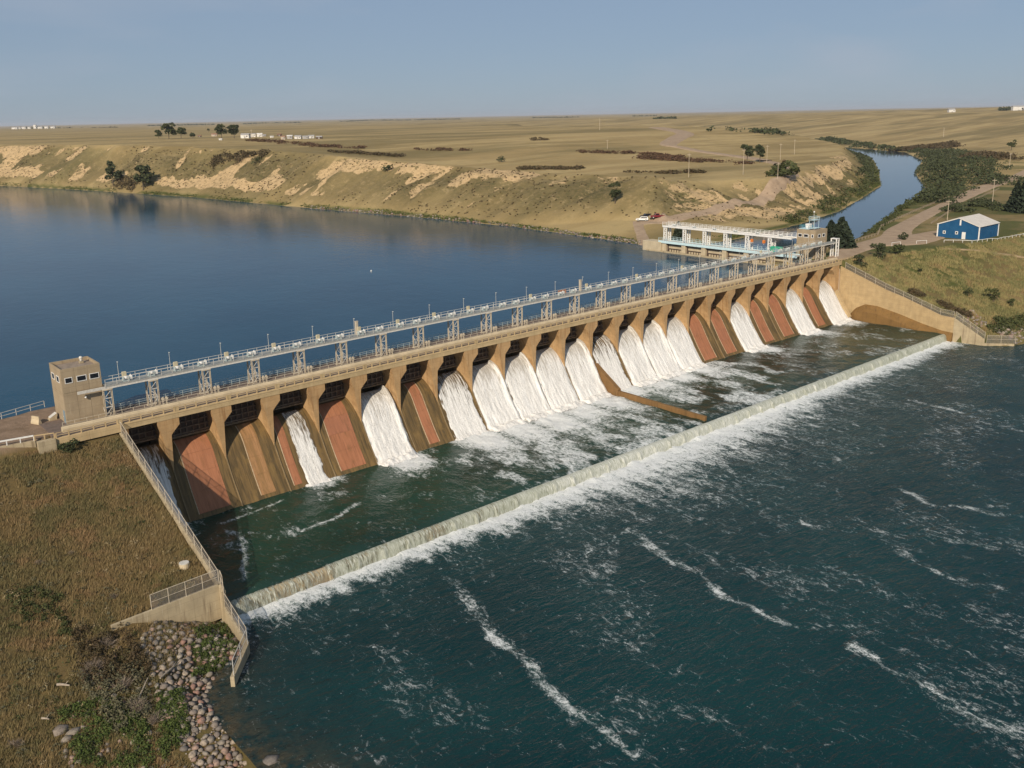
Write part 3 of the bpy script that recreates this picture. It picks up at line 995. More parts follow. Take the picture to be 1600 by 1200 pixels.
M_FALL = fall_mat('falling_white_water', .42)
M_FALLT = fall_mat('thin_falling_water', .64)
for b, amt in WET.items():
    x0, x1 = PCX[b-1]+.2, PCX[b]-.2
    if b == 1: x0, x1 = 1.3, PCX[1]-.6
    if b == 4: x0, x1 = PCX[3]+3.0, PCX[4]-1.3
    if b == 6: x0, x1 = PCX[5]+.3, PCX[6]-.9
    if b == 24: x1 = 218.2
    nu, nv = 56, 60
    u = np.linspace(0, 1, nu)
    s = np.linspace(.3, float(_pl[-1])-.05, nv)
    Ug, Sg = np.meshgrid(u, s)
    y, z, ny, nz = prof(Sg)
    X = x0+(x1-x0)*Ug
    fr = Sg/float(_pl[-1])
    no = fbm(X/.55, Sg/3.4, 100+b, 4)
    clump = fbm(X/1.6, Sg/2.2, 130+b, 3)
    edge = S(np.minimum(Ug, 1-Ug)*(x1-x0)+.9*(fbm(X/.5, Sg/1.1, 190+b, 3)-.5), 0.05, 1.0)
    thick = (.14+.34*fr+.30*fr*(clump-.3))*(.75+.5*no)*(.25+.75*edge)*(.6 if amt < .9 else 1.)
    jet = np.exp(-((Ug-.93)/.07)**2)*(1-fr)*.8*(b in (6, 9, 10, 12, 14, 15)) 
    thick = thick+jet*(.5+no)
    smax = float(_pl[-1])
    thick = np.where(Sg > smax-2.6, thick+.30*(Sg-smax+2.6), thick)
    fan = (.42 if amt > .9 else .1)
    V = np.stack([X+.25*(clump-.5)*fr+fan*fr*(2*Ug-1)+.18*fr*(no-.5)*(1-edge)*2, y+ny*thick, z+nz*thick], -1).reshape(-1, 3)
    ix = np.arange(nu*nv).reshape(nv, nu)
    Fq = np.stack([ix[:-1, :-1], ix[1:, :-1], ix[1:, 1:], ix[:-1, 1:]], -1).reshape(-1, 4)
    me = npmesh('falling_water', V, Fq, M_FALL if amt > .9 else M_FALLT, True)
    vary = {8: -.06, 9: .1, 10: .06, 13: .05}.get(b, .12)
    attr(me, 'edge', edge*(.42+.58*fr)+(vary if amt > .9 else 0)+.12*(clump-.5))
    attr(me, 'aer', fr)
    mobj('falling_water', me, kind='structure', label='white water falling down the %s spillway bay from the left tower' % ORD[b])
    # churned crest where the fall meets the pool
    nu2, nv2 = 46, 14
    Ug, Vg = np.meshgrid(np.linspace(0, 1, nu2), np.linspace(0, 1, nv2))
    X = x0-.4+(x1-x0+.8)*Ug
    Y = -4.3-Vg*(3.4 if amt > .9 else 1.8)
    hgt = (.15+1.2*fbm(X/.9, Y/.8, 160+b, 4))*np.sin(np.pi*np.clip(Vg*.85+.12, 0, 1))*S(np.minimum(Ug, 1-Ug), 0, .12)*(1.05 if amt > .9 else .55)
    V = np.stack([X, Y, ZP-.12+hgt], -1).reshape(-1, 3)
    ix = np.arange(nu2*nv2).reshape(nv2, nu2)
    Fq = np.stack([ix[:-1, :-1], ix[1:, :-1], ix[1:, 1:], ix[:-1, 1:]], -1).reshape(-1, 4)
    me = npmesh('splash', V, Fq, M_FALL, True)
    attr(me, 'aer', np.ones_like(Ug))
    attr(me, 'edge', .9*S(np.minimum(np.minimum(Ug, 1-Ug)*2, (1-Vg)), 0, .35))
    mobj('splash', me, kind='structure', label='white splash where the %s spillway fall meets the pool' % ORD[b])

# ------------------------------------------------------------------ weir, dividing wall
weir = thing('weir', 'low concrete weir with water spilling over its full length', 'weir', (0, -34, 0))
MB().prism([(.42, -2.5), (.42, 2.22), (.25, 2.26), (-.05, 2.16), (-.25, 1.5), (-.42, -2.5)], 'x', .05, 220.2).build('sill', M_GREY, weir)
blk = MB().prism([(-.4, -1), (-.4, .9), (-.78, .5), (-.85, -1)], 'x', -.22, .22).mesh('baffle_block', M_GREY)
for k in range(1, 49): mobj('baffle_block', blk, weir, (k*4.57-1.8, 0, 0))


def nappe_mat():
    t = NT('weir_overflow_water')
    a = t.noise(1., 6, .75, t.map((2.6, .6, .35)), .3)
    b = t.noise(1., 5, .7, t.map((11., 1., .9)))
    q = t.attr('flow')
    col = t.mix(t.step(a, .35, .65), (.25, .27, .19), (.42, .44, .36))
    col = t.mix(t.step(t.math('ADD', b, t.math('MULTIPLY', q, .12)), .52, .70), col, (.70, .71, .66))
    sh = t.bsdf(col, .35, .5, 0, t.bump(t.math('ADD', a, b), .8, .12))
    al = t.step(t.math('ADD', t.math('ADD', t.math('MULTIPLY', a, .5), t.math('MULTIPLY', b, .5)), t.math('MULTIPLY', q, .4)), .46, .60)
    tr = t.n.new('ShaderNodeBsdfTransparent')
    mx = t.n.new('ShaderNodeMixShader')
    t.L(t.math('MULTIPLY', al, .9), mx.inputs[0])
    t.L(tr.outputs[0], mx.inputs[1])
    t.L(sh, mx.inputs[2])
    return t.done(mx.outputs[0])


xs = np.append(np.arange(.1, 220, .32), 220.15)
npf = [(-33.4, 2.29), (-33.75, 2.35), (-34.1, 2.29), (-34.4, 2.0), (-34.62, 1.5), (-34.8, .95), (-34.95, .15)]
Xg, Kg = np.meshgrid(xs, np.arange(len(npf)))
bl = np.exp(-(((Xg+1.8+2.285) % 4.57-2.285)/.20)**2)*(Kg > 2)*(.3+1.2*fbm(Xg/6, Xg*0, 77, 2))
flow = np.interp(Xg, [0, 40, 60, 80, 110, 140, 180, 220], [.1, .2, .65, 1, .95, .7, .5, .4])+.5*(fbm(Xg/5, Xg*0, 78, 3)-.5)
Yg = np.array([p[0] for p in npf])[Kg]-bl*.42-.25*flow*(Kg > 2)*fbm(Xg/.8, Kg*.3, 7, 3)-.12*(Kg > 2)
Zg = np.array([p[1] for p in npf])[Kg]+.05*(fbm(Xg/1.1, Kg*.4, 8, 3)-.5)
ix = np.arange(Xg.size).reshape(Xg.shape)
me = npmesh('weir_overflow', np.stack([Xg, Yg, Zg], -1).reshape(-1, 3), np.stack([ix[:-1, :-1], ix[1:, :-1], ix[1:, 1:], ix[:-1, 1:]], -1).reshape(-1, 4), nappe_mat(), True)
attr(me, 'flow', flow)
mobj('weir_overflow', me, kind='structure', label='greenish sheet of water sliding over the long weir')

M_DIV = concrete('rusty_wall_concrete', (.22, .125, .05), (.09, .055, .022), (.33, .20, .09), .6)
dv = thing('dividing_wall', 'rust-brown concrete wall dividing the stilling pool, running from spillway to weir', 'wall', (108.6, 0, 0))
DX = .0
MB().prism([(-1.5, 8.2), (-8.0, 4.0), (-8.0, -2.5), (2, -2.5), (1.0, 10.2)], 'x', -.55+DX, .55+DX).build('sloping_end', M_DIV, dv)
for k in range(4):
    y0 = -8.02-k*6.2
    MB().bbox(-.42+DX, .42+DX, y0-6.18, y0, -2.5, 3.6-.08*k, .06).build('wall_block', M_DIV, dv)

# ------------------------------------------------------------------ hoist bridge over the gates
M_GRAT = plain('steel_grating', (.30, .31, .29), (.21, .22, .21), 3, .6, .2, .1)
hb = thing('hoist_bridge', 'long pale steel hoist bridge on lattice towers above the dam deck', 'bridge', (0, 0, 0))
XA, XB = -.3, 225.5
nseg = 25
for k in range(nseg):
    a0, a1 = XA+(XB-XA)*k/nseg, XA+(XB-XA)*(k+1)/nseg
    for y in (5.1, 6.9): MB().add(*[(lambda m: (m.v, m.f))(MB().box(a0+.005, a1-.005, y-.12, y+.12, 24.75, 24.80).box(a0+.005, a1-.005, y-.03, y+.03, 24.80, 25.15).box(a0+.005, a1-.005, y-.12, y+.12, 25.15, 25.2))][0]).build('girder', M_STEEL, hb)
    MB().box(a0+.005, a1-.005, 4.98, 7.02, 25.2, 25.26).build('deck_grating', M_GRAT, hb)
MB().box(-4.6, -.31, 5.0, 5.22, 24.75, 25.2).build('girder_end', M_STEEL, hb)
railing((XA, 5.0, 25.26), (XB-7, 5.0, 25.26), 1.05, 1.83, M_STEEL, (1., .55), .06, .055, parent=hb)
railing((XA, 7.0, 25.26), (XB-7, 7.0, 25.26), 1.05, 1.83, M_STEEL, (1., .55), .06, .055, parent=hb)
leg_me = MB().box(-.11, .11, -.02, .02, 0, 4.75).box(-.11, -.08, -.1, .1, 0, 4.75).box(.08, .11, -.1, .1, 0, 4.75).mesh('leg', M_TANST)
br_me = MB().bar((-.65, 0, .25), (.65, 0, 1.7), .07).bar((.65, 0, 1.7), (-.65, 0, 3.1), .07).bar((-.65, 0, 3.1), (.65, 0, 4.5), .07).mesh('brace', M_STEEL)
str_me = MB().box(-.55, .55, -.05, .05, -.06, .06).mesh('strut', M_STEEL)
cap_me = MB().box(-.8, .8, 4.9, 7.1, 24.55, 24.745).box(-.85, .85, 4.85, 5.35, 19.98, 20.1).box(-.85, .85, 6.65, 7.15, 19.98, 20.1).mesh('lattice_tower', M_TANST)
sb_me = MB().bar((0, 5.1, 20.4), (0, 6.9, 22.4), .06).bar((0, 6.9, 22.4), (0, 5.1, 24.4), .06).mesh('side_brace', M_STEEL)
cpost_me = MB().box(-.12, .12, -.12, .12, 0, 1.5).box(-.2, .2, -.18, .18, 1.0, 1.35).mesh('cable_post', M_TANST)
for i in range(0, 25):
    x = PCX[i] if i else -.1
    t = mobj('lattice_tower', cap_me, hb, (x, 0, 0))
    for sx in (-.65, .65):
        for y in (5.1, 6.9): mobj('leg', leg_me, t, (sx, y, 20.0))
        mobj('side_brace', sb_me, t, (sx, 0, 0))
    for y in (5.1, 6.9):
        mobj('brace', br_me, t, (0, y, 20.05))
        for z in (21.7, 23.2): mobj('strut', str_me, t, (0, y, z))
    if 0 < i < 24:
        for dx, dy in ((1.15, 4.75), (1.75, 4.75)): mobj('cable_post', cpost_me, hb, (x+dx, dy, 20))
fr = MB()
for y in (5.1, 6.9):
    fr.box(225.6, 226.0, y-.15, y+.15, 20, 26.0)
    for k in range(4): fr.bar((226, y, 21+k*1.2), (227.1, y, 21.6+k*1.2), .09)
    fr.box(227.1, 227.4, y-.12, y+.12, 20, 26.0).box(225.6, 227.4, y-.16, y+.16, 26.0, 26.25)
fr.box(225.6, 227.4, 5.25, 6.75, 26.02, 26.2)
fr.build('end_frame', M_WHITE, hb)

# hoist machinery: one set over every bay
ho_base = MB().box(-.55, .55, -.4, .4, 0, .12).box(-.5, -.35, -.35, .35, .12, .7).box(.35, .5, -.35, .35, .12, .7).mesh('base_frame', M_BLUST)
ho_drum = MB().tube((-.34, 0, .5), (.34, 0, .5), .26, n=12).mesh('drum', M_WHITE, True)
ho_mot = MB().bbox(.55, 1.05, -.25, .25, .1, .75, .06).tube((.8, 0, .75), (.8, 0, .95), .12, n=8).mesh('motor', M_WHITE)
ho_cab = MB().bbox(-.35, .35, -.18, .18, .75, 1.5, .03).mesh('control_box', plain('putty_paint', (.48, .43, .30), (.40, .36, .25), 2, .5, .05))
pole_me = MB().tube((0, 0, 0), (0, 0, 3.2), .045, .03, 6).mesh('mast', M_STEEL)
lamp_me = MB().box(-.06, .06, -.3, .08, 3.18, 3.26).mesh('lamp_head', M_STEEL)
for b in range(1, 25):
    xc = (PCX[b-1]+PCX[b])/2 if b > 1 else 3.3
    big = b <= 9
    g = thing('gate_hoist', 'main gate hoist with drum above the %s spillway bay from left' % ORD[b], 'hoist', (xc, 6.05, 25.26), 0, 'gate hoists along the hoist bridge')
    mobj('base_frame', ho_base, g)
    mobj('drum', ho_drum, g)
    mobj('motor', ho_mot, g)
    if big or b % 2: mobj('control_box', ho_cab, g, (-.1, .3, 0))
    g2 = thing('gate_hoist', 'small white end hoist on the bridge over the %s pier from left' % ORD[b], 'hoist', (xc+4.2, 6.05, 25.26), 0, 'end hoists along the hoist bridge')
    mobj('base_frame', ho_base, g2)
    mobj('drum', ho_drum, g2)
    mobj('motor', ho_mot, g2)
    p = thing('lamp_mast', 'thin grey lamp mast on the upstream rail of the hoist bridge, %s from the left' % ORD[b], 'lamp mast', (xc-.75, 7.06, 25.2), 0, 'lamp masts along the hoist bridge')
    mobj('mast', pole_me, p)
    mobj('lamp_head', lamp_me, p)
cab_mat = plain('beige_cabinet', (.50, .43, .33), (.42, .36, .27), 2, .5, .05)
for px, py, nm in ((527, 300, 'left of centre above the seventh bay'), (801, 196, 'near the middle of the bridge')):
    q = onZ(px, py+12, 25.3)
    x = q.x if px < 600 else 108
    c = MB().bbox(-.28, .28, -.2, .2, 0, 2.6, .03).box(-.32, .32, -.24, .24, 2.6, 2.68).build('electrical_cabinet', cab_mat, None, (48 if px < 600 else 110.5, 6.6, 25.26), label='tall beige electrical cabinet standing on the hoist bridge ' + nm, cat='cabinet', group='cabinets on the hoist bridge')
MB().bbox(-1.3, 1.3, -.1, .1, 0, .85, .03).box(-1.2, -1.1, -.3, .3, -.0, .1).box(1.1, 1.2, -.3, .3, 0, .1).build('sign_board', plain('rust_sign', (.38, .17, .09), (.28, .12, .07), 2, .6, .05), None, (104.5, 6.7, 25.4), label='rust-orange board on the hoist bridge near its middle', cat='board')

# ------------------------------------------------------------------ control towers
M_TOW = concrete('tower_wall_concrete', (.36, .285, .19), (.20, .145, .09), (.46, .38, .27), .35)
M_ROOF = plain('tower_roof_gravel', (.27, .215, .17), (.20, .16, .125), 1.5, .95, .3)


def window(parent, cx, cy, z0, w, h, face, frame=.09):
    """window on a wall facing -y (face 'y') or -x (face 'x')"""
    m, g = MB(), MB()
    a, b = -w/2, w/2
    for q in ((a, b, 0, frame), (a, b, h-frame, h), (a, a+frame, frame, h-frame), (b-frame, b, frame, h-frame)):
        if face == 'y': m.box(cx+q[0], cx+q[1], cy-.07, cy-.002, z0+q[2], z0+q[3])
        else: m.box(cx-.07, cx-.002, cy+q[0], cy+q[1], z0+q[2], z0+q[3])
    if face == 'y': g.box(cx+a+frame, cx+b-frame, cy-.025, cy-.001, z0+frame, z0+h-frame)
    else: g.box(cx-.025, cx-.001, cy+a+frame, cy+b-frame, z0+frame, z0+h-frame)
    f = m.build('window', M_WHITE, parent)
    g.build('pane', M_GLASS, f)
    return f


tw = thing('control_tower', 'square brown concrete control tower with white framed windows at the left end of the dam', 'tower', (-3.45, 9.2, 20))
W2, D2, HT = 3.0, 3.1, 9.0
for j, (z0, z1) in enumerate(((0, 5.0), (5.06, HT))):
    for k in range(3):
        a0, a1 = -W2+2*k, -W2+2*k+2
        MB().box(a0+.015, a1-.015, -D2, -D2+.2, z0, z1).build('wall_panel', M_TOW, tw)
        MB().box(a0+.015, a1-.015, D2-.2, D2, z0, z1).build('wall_panel', M_TOW, tw)
    MB().box(-W2, -W2+.2, -D2+.21, D2-.21, z0, z1).build('wall_panel', M_TOW, tw)
    MB().box(W2-.2, W2, -D2+.21, D2-.21, z0, z1).build('wall_panel', M_TOW, tw)
MB().box(-W2+.05, W2-.05, -D2+.05, D2-.05, 5.0, 5.06).build('floor_band', M_GREY, tw)
MB().box(-W2+.2, W2-.2, -D2+.2, D2-.2, 8.3, 8.5).build('roof', M_ROOF, tw)
for xx, ww in ((-1.9, 1.15), (.05, 1.5), (2.0, 1.5)): window(tw, xx-.05, -D2, 6.6, ww, .95, 'y')
for yy in (-1.2, 1.4): window(tw, -W2, yy, 6.6, 1.5, 1.05, 'x')
dd = MB().box(-W2-.06, -W2-.002, -2.6, -1.7, 0, 2.1).build('door', plain('grey_blue_door', (.20, .27, .31), (.17, .22, .26), 2, .5, .05), tw)
MB().ball((-W2-.1, -1.85, 1.05), .06).build('door_handle', M_STEEL, dd)
lp = MB().tube((.15, -D2, 4.3), (.15, -D2-.35, 4.1), .03, n=6).tube((.15, -D2, 4.3), (.15, -D2, 4.9), .03, n=6).build('lamp_bracket', M_TANST, tw)
MB().ball((.15, -D2-.35, 3.9), .18).build('lamp_globe', M_WHITE, lp, smooth=True)
vt = MB().box(1.1, 1.7, .9, 1.5, 8.5, 8.8).build('roof_vent', M_GREY, tw)
MB().tube((1.4, 1.2, 8.8), (1.4, 1.2, 9.15), .2, n=10).ball((1.4, 1.2, 9.35), .30, 10, 6).build('turbine', M_STEEL, vt, smooth=True)

t2 = thing('control_tower', 'brown concrete tower with teal roof platform at the right end of the dam', 'tower', (221.3, 11.3, 20))
W3, D3, H3 = 3.5, 3.3, 9.4
for j, (z0, z1) in enumerate(((0, 4.6), (4.66, H3))):
    for s in (-1, 1):
        MB().box(-W3, W3, s*D3-(.2 if s > 0 else 0), s*D3+(.2 if s < 0 else 0), z0, z1).build('wall_panel', M_TOW, t2)
        MB().box(s*W3-(.2 if s > 0 else 0), s*W3+(.2 if s < 0 else 0), -D3+.21, D3-.21, z0, z1).build('wall_panel', M_TOW, t2)
MB().box(-W3+.2, W3-.2, -D3+.2, D3-.2, 9.0, 9.15).build('roof', M_ROOF, t2)
for yy, ww in ((-2.3, .8), (.0, 1.7), (2.1, 1.5)): window(t2, -W3, yy, 6.9, ww, 1.1, 'x', .14)
for xx in (-1.2, 1.4): window(t2, xx, -D3, 6.9, 1.6, 1.1, 'y', .14)
pf = MB().box(-3.2, .2, -.6, 2.8, 9.45, 9.6).build('roof_platform', M_CYAN, t2)
MB().box(.2, 3.2, -1.0, 1.2, 9.42, 9.52).build('roof_edge', M_CYAN, t2)
for p0, p1 in (((-3.2, -.6, 9.6), (.2, -.6, 9.6)), ((-3.2, 2.8, 9.6), (.2, 2.8, 9.6)), ((-3.2, -.6, 9.6), (-3.2, 2.8, 9.6))):
    r = MB().bar(Vector(p0)+Vector((0, 0, 1)), Vector(p1)+Vector((0, 0, 1)), .07).bar(Vector(p0)+Vector((0, 0, .5)), Vector(p1)+Vector((0, 0, .5)), .05)
    for k in range(4):
        q = Vector(p0).lerp(Vector(p1), k/3)
        r.bar(q, q+Vector((0, 0, 1)), .06)
    r.build('railing', M_TEAL, pf)
MB().bbox(-1.6, .0, .2, 1.6, 9.6, 11.0, .05).build('equipment_box', M_WHITE, pf)
ms = MB().tube((.6, 0, 9.15), (.6, 0, 14.6), .08, .05, 8).build('antenna_mast', M_STEEL, t2)
up = MB().box(-.6, 2.4, -1, 1, 12.1, 12.2)
for z in (12.7, 13.2):
    for a, b in (((-.6, -1), (2.4, -1)), ((2.4, -1), (2.4, 1)), ((2.4, 1), (-.6, 1)), ((-.6, 1), (-.6, -1))): up.bar((a[0], a[1], z), (b[0], b[1], z), .07)
for a in ((-.6, -1), (2.4, -1), (2.4, 1), (-.6, 1), (.9, -1)): up.bar((a[0], a[1], 12.1), (a[0], a[1], 13.2), .07)
for a in ((-.4, -.9), (2.2, -.9), (2.2, .9), (-.4, .9)): up.bar((a[0], a[1], 9.2), (a[0], a[1], 12.1), .08)
up.build('lookout_platform', M_CYAN, t2)
MB().ball((.6, 0, 14.7), .28, 8, 5).build('beacon', M_WHITE, ms)

# ------------------------------------------------------------------ canal headgate
hg = thing('canal_headgate', 'pale blue steel canal headgate with white towers and concrete piers beyond the dam', 'headgate', (213.5, 0, 0))
M_HG = concrete('headgate_concrete', (.50, .42, .29), (.30, .24, .15), (.58, .5, .37), .3)
HY = [65-8.7*k for k in range(6)]
for i, y in enumerate(HY+[12.9]):
    MB().bbox(-.9, 3.2, y-.85, y+.85, 10, 21.0, .08).build('pier', M_HG, hg)
MB().bbox(-1.6, 3.6, 66.0, 74.5, 10, 21.0, .1).build('abutment', M_HG, hg)
MB().bbox(-1.9, -.95, 12, 72.5, 15.5, 17.95, .05).build('sill_beam', M_GREY, hg)
for i in range(6):
    y1 = HY[i]
    y0 = (HY+[12.9])[i+1]
    g = MB().box(.4, .55, y0+.87, y1-.87, 14, 20.4).build('gate_leaf', M_HG, hg)
    MB().box(.0, .38, y0+.95, y1-.95, 20.1, 20.45).box(.0, .38, y0+.95, y0+1.3, 17.6, 20.1).box(.0, .38, y1-1.3, y1-.95, 17.6, 20.1).build('gate_frame', M_RUST, g)
    rk = MB()
    for k in range(6): rk.box(.05, .36, y0+1.5+k*(y1-y0-3)/5-.06, y0+1.5+k*(y1-y0-3)/5+.06, 17.4, 18.9)
    rk.box(.02, .36, y0+1.35, y1-1.35, 18.7, 18.9).build('rack', M_RUST, g)
MB().bbox(-1.2, -.7, 11, 67.4, 20.75, 21.55, .04).build('lower_girder', M_CYAN, hg)
MB().bbox(2.6, 3.1, 11, 67.4, 20.75, 21.55, .04).build('lower_girder', M_CYAN, hg)
MB().box(-.7, 2.6, 11, 67.4, 21.2, 21.4).build('lower_deck', M_STEEL, hg)
railing((-1.15, 67.3, 21.55), (-1.15, 13, 21.55), 1.1, 1.7, M_CYAN, (1., .55), .07, .06, parent=hg)
railing((3.0, 67.3, 21.55), (3.0, 13, 21.55), 1.1, 1.7, M_CYAN, (1., .55), .07, .06, parent=hg)
lg2 = MB().box(-.16, .16, -.16, .16, 0, 5.0).mesh('leg', M_WHITE)
for y in HY:
    t = MB().box(-.6, 2.4, y-.75, y+.75, 26.3, 26.5).build('lattice_tower', M_WHITE, hg)
    for sx in (-.3, 2.1):
        for sy in (-.55, .55): mobj('leg', lg2, t, (sx, y+sy, 21.3))
        z = MB()
        for k in range(3):
            z.bar((sx, y-.5, 21.5+1.55*k), (sx, y+.5, 22.9+1.55*k), .12).box(sx-.07, sx+.07, y-.45, y+.45, 22.85+1.55*k, 23.05+1.55*k)
        z.build('brace', M_WHITE, t)
MB().box(-.75, -.5, 13.4, 66, 26.5, 27.1).build('upper_girder', M_WHITE, hg)
MB().box(2.3, 2.55, 13.4, 66, 26.5, 27.1).build('upper_girder', M_WHITE, hg)
MB().box(-.5, 2.3, 13.4, 66, 26.7, 26.85).build('upper_deck', M_STEEL, hg)
railing((-.65, 66, 27.1), (-.65, 13.5, 27.1), 1.2, 1.7, M_WHITE, (1., .66, .33), .09, .08, parent=hg)
railing((2.45, 66, 27.1), (2.45, 13.5, 27.1), 1.2, 1.7, M_WHITE, (1., .66, .33), .09, .08, parent=hg)
for i in range(6):
    y = HY[i]-3.2
    g = thing('gate_hoist', 'white hoist unit on the canal headgate, %s from its far end' % ORD[i+1], 'hoist', (214.4, y, 26.85), math.pi/2, 'hoists on the canal headgate')
    mobj('base_frame', ho_base, g)
    mobj('drum', ho_drum, g)
    mobj('motor', ho_mot, g)
M_ORG = plain('orange_paint', (.65, .20, .04), (.5, .15, .03), 3, .5, .1)
for y, w_ in ((28.2, 'left'), (23.6, 'right')):
    o = thing('chain_block', 'orange chain hoist hanging under the headgate bridge, the %s one of two' % w_, 'chain hoist', (213.0, y, 24.4), 0, 'orange chain hoists')
    MB().bbox(-.4, .4, -.4, .4, 0, 1.0, .1).build('hook_block', M_ORG, o)
    MB().tube((0, 0, 1.0), (0, 0, 2.1), .06, n=6).tube((0, 0, -.5), (0, 0, 0), .08, n=6).build('chain', M_STEEL, o)
M_GRN = plain('green_paint', (.04, .36, .22), (.03, .28, .17), 3, .5, .1)
gen = thing('generator', 'bright green machine housing on the right end of the headgate deck', 'generator', (212.6, 18.6, 21.4))
MB().bbox(-.7, .9, -1.9, 1.9, .15, 2.4, .12).build('housing', M_GRN, gen)
MB().box(-.6, .8, -1.7, 1.7, 0, .15).build('skid', M_RUST, gen)
MB().box(-.74, -.701, -1.3, .2, .6, 1.8).build('louvre', M_TEAL, gen)
M_YEL = plain('yellow_paint', (.55, .36, .10), (.45, .3, .08), 3, .5, .1)
for k, (x, y) in enumerate(((203.5, 8.2), (196, 8.4))):
    cr = thing('tool_crate', 'yellow crate on the dam deck beneath the hoist bridge, %s the right tower' % ('nearest' if k == 0 else 'second from'), 'crate', (x, y, 20))
    MB().bbox(-1.1, 1.1, -.6, .6, .1, 1.0, .05).build('case', M_YEL, cr)
    MB().box(-1.0, 1.0, -.5, .5, 0, .1).build('skid', M_RUST, cr)

# ------------------------------------------------------------------ left bank walls and fences
M_MESH = NT('chain_link')


def chainlink():
    t = M_MESH
    d = t.bsdf((.27, .25, .235), .5, .3, .2)
    tr = t.n.new('ShaderNodeBsdfTransparent')
    mx = t.n.new('ShaderNodeMixShader')
    mx.inputs[0].default_value = .2
    t.L(tr.outputs[0], mx.inputs[1])
    t.L(d, mx.inputs[2])
    return t.done(mx.outputs[0])


M_MESH = chainlink()


def fence(name, label, pts, h, step=2.6, mat=None, mesh=True, mid=True):
    mat = mat or M_STEEL
    root = thing(name, label, 'fence', tuple(pts[0]))
    o = Vector(pts[0])
    pmesh = MB().tube((0, 0, 0), (0, 0, h), .05, n=6).mesh('post', mat)
    for a, b in zip(pts[:-1], pts[1:]):
        a, b = Vector(a)-o, Vector(b)-o
        n = max(1, round((b-a).length/step))
        for k in range(n+1):
            mobj('post', pmesh, root, tuple(a.lerp(b, k/n)))
        r = MB().bar(a+Vector((0, 0, h)), b+Vector((0, 0, h)), .06)
        if mid: r.bar(a+Vector((0, 0, h*.5)), b+Vector((0, 0, h*.5)), .045)
        r.build('rail', mat, root)
        if mesh:
            d = (b-a).normalized().cross(Vector((0, 0, 1)))*.004
            MB().add([a-d, b-d, b+d, a+d, a-d+Vector((0, 0, h)), b-d+Vector((0, 0, h)), b+d+Vector((0, 0, h)), a+d+Vector((0, 0, h))],
                     [(0, 1, 5, 4), (2, 3, 7, 6)]).build('fence_mesh', M_MESH, root)
    return root


lw = thing('retaining_wall', 'tan concrete retaining wall stepping down the left bank from dam to river', 'wall', (0, 0, 0))


def wallseg(a, b, za, zb, z0, th, parent, mat=M_GREY, name='wall_panel', n=1):
    """upright wall slab from a to b (plan), top za to zb; thickness to the left of a->b"""
    a, b = Vector(a+(0,)), Vector(b+(0,))
    d = (b-a).normalized()
    s = Vector((-d.y, d.x, 0))*th
    for k in range(n):
        p, q = a.lerp(b, k/n)+d*.008, a.lerp(b, (k+1)/n)-d*.008
        z1, z2 = za+(zb-za)*k/n, za+(zb-za)*(k+1)/n
        V = []
        for zz in (0, 1):
            for pt, zt in ((p, z1), (q, z2), (q+s, z2), (p+s, z1)):
                V.append((pt.x, pt.y, zt if zz else z0))
        MB().add(V, [(0, 3, 2, 1), (4, 5, 6, 7), (0, 1, 5, 4), (1, 2, 6, 5), (2, 3, 7, 6), (3, 0, 4, 7)]).build(name, mat, parent)


wallseg((0, 0.06), (0, -34.3), 18.6, 6.0, -2.9, -.55, lw, n=6)
wallseg((-.56, -34.3), (-14.5, -34.3), 6.0, 5.6, 1.0, .45, lw, n=4)
wallseg((0, -34.75), (0, -35.6), 6.0, 5.3, -2.9, -.55, lw)
wallseg((0, -35.6), (-1, -44.2), 3.0, 1.9, -2.9, -.5, lw, n=3)
wallseg((-1, -44.2), (-5.5, -49.6), 1.9, 1.7, -2.9, -.5, lw, n=2)
fence('chain_link_fence', 'long chain-link fence running down the left wall beside the spillway', [(-.3, -.2, 18.6), (-.3, -34.2, 6.05)], 1.9, 2.6, M_TANST)
fence('chain_link_fence', 'short pipe fence on the return wall above the riprap', [(-.3, -34.5, 6.0), (-9.4, -34.5, 5.75)], 2.1, 2.3, M_TANST, True)
fence('chain_link_fence', 'chain-link fence on the low wall beside the left end of the weir', [(-.25, -34.9, 6.0), (-.25, -35.5, 5.3), (-.3, -35.7, 3.0), (-1.2, -44.1, 1.95)], 2.1, 3.0, M_TANST)
fence('chain_link_fence', 'grey chain-link fence on the wing wall tip standing in the river', [(-1.3, -44.4, 1.9), (-5.4, -49.3, 1.75)], 2.1, 3.2, M_STEEL)
# approach kerb walls on the left
kw = thing('kerb_wall', 'weathered concrete kerb wall with rail at the far left end of the dam road', 'wall', (-10, 0, 18))
wallseg((.1-0, -.35), (-2.4, -.35), 2.1, 2.1, -2.6, -1.0, kw, name='wall_block')
wallseg((-2.4, 1.2), (-14, 3.2), 2.0, 1.95, -2.0, -.5, kw, name='wall_block', n=2)
railing((-9.9, .3, 20.1), (-12.4, 1.4, 20.0), .8, 1.3, M_FASC, (1.,), .16, .12, ('walkway_railing', 'short concrete post rail curving off the left end of the dam', 'railing'))
railing((-12.5, 1.5, 20.0), (-25, 3.6, 20.0), .8, 1.7, M_WHITE, (1.,), .12, .2, ('walkway_railing', 'white road rail leaving the frame at the left edge below the tower', 'railing'))
railing((-6.6, 18.6, 20.0), (-30, 11.5, 20.0), 1.1, 2.4, M_STEEL, (1., .5), .08, .07, ('bank_railing', 'galvanised railing along the reservoir edge left of the control tower', 'railing'))
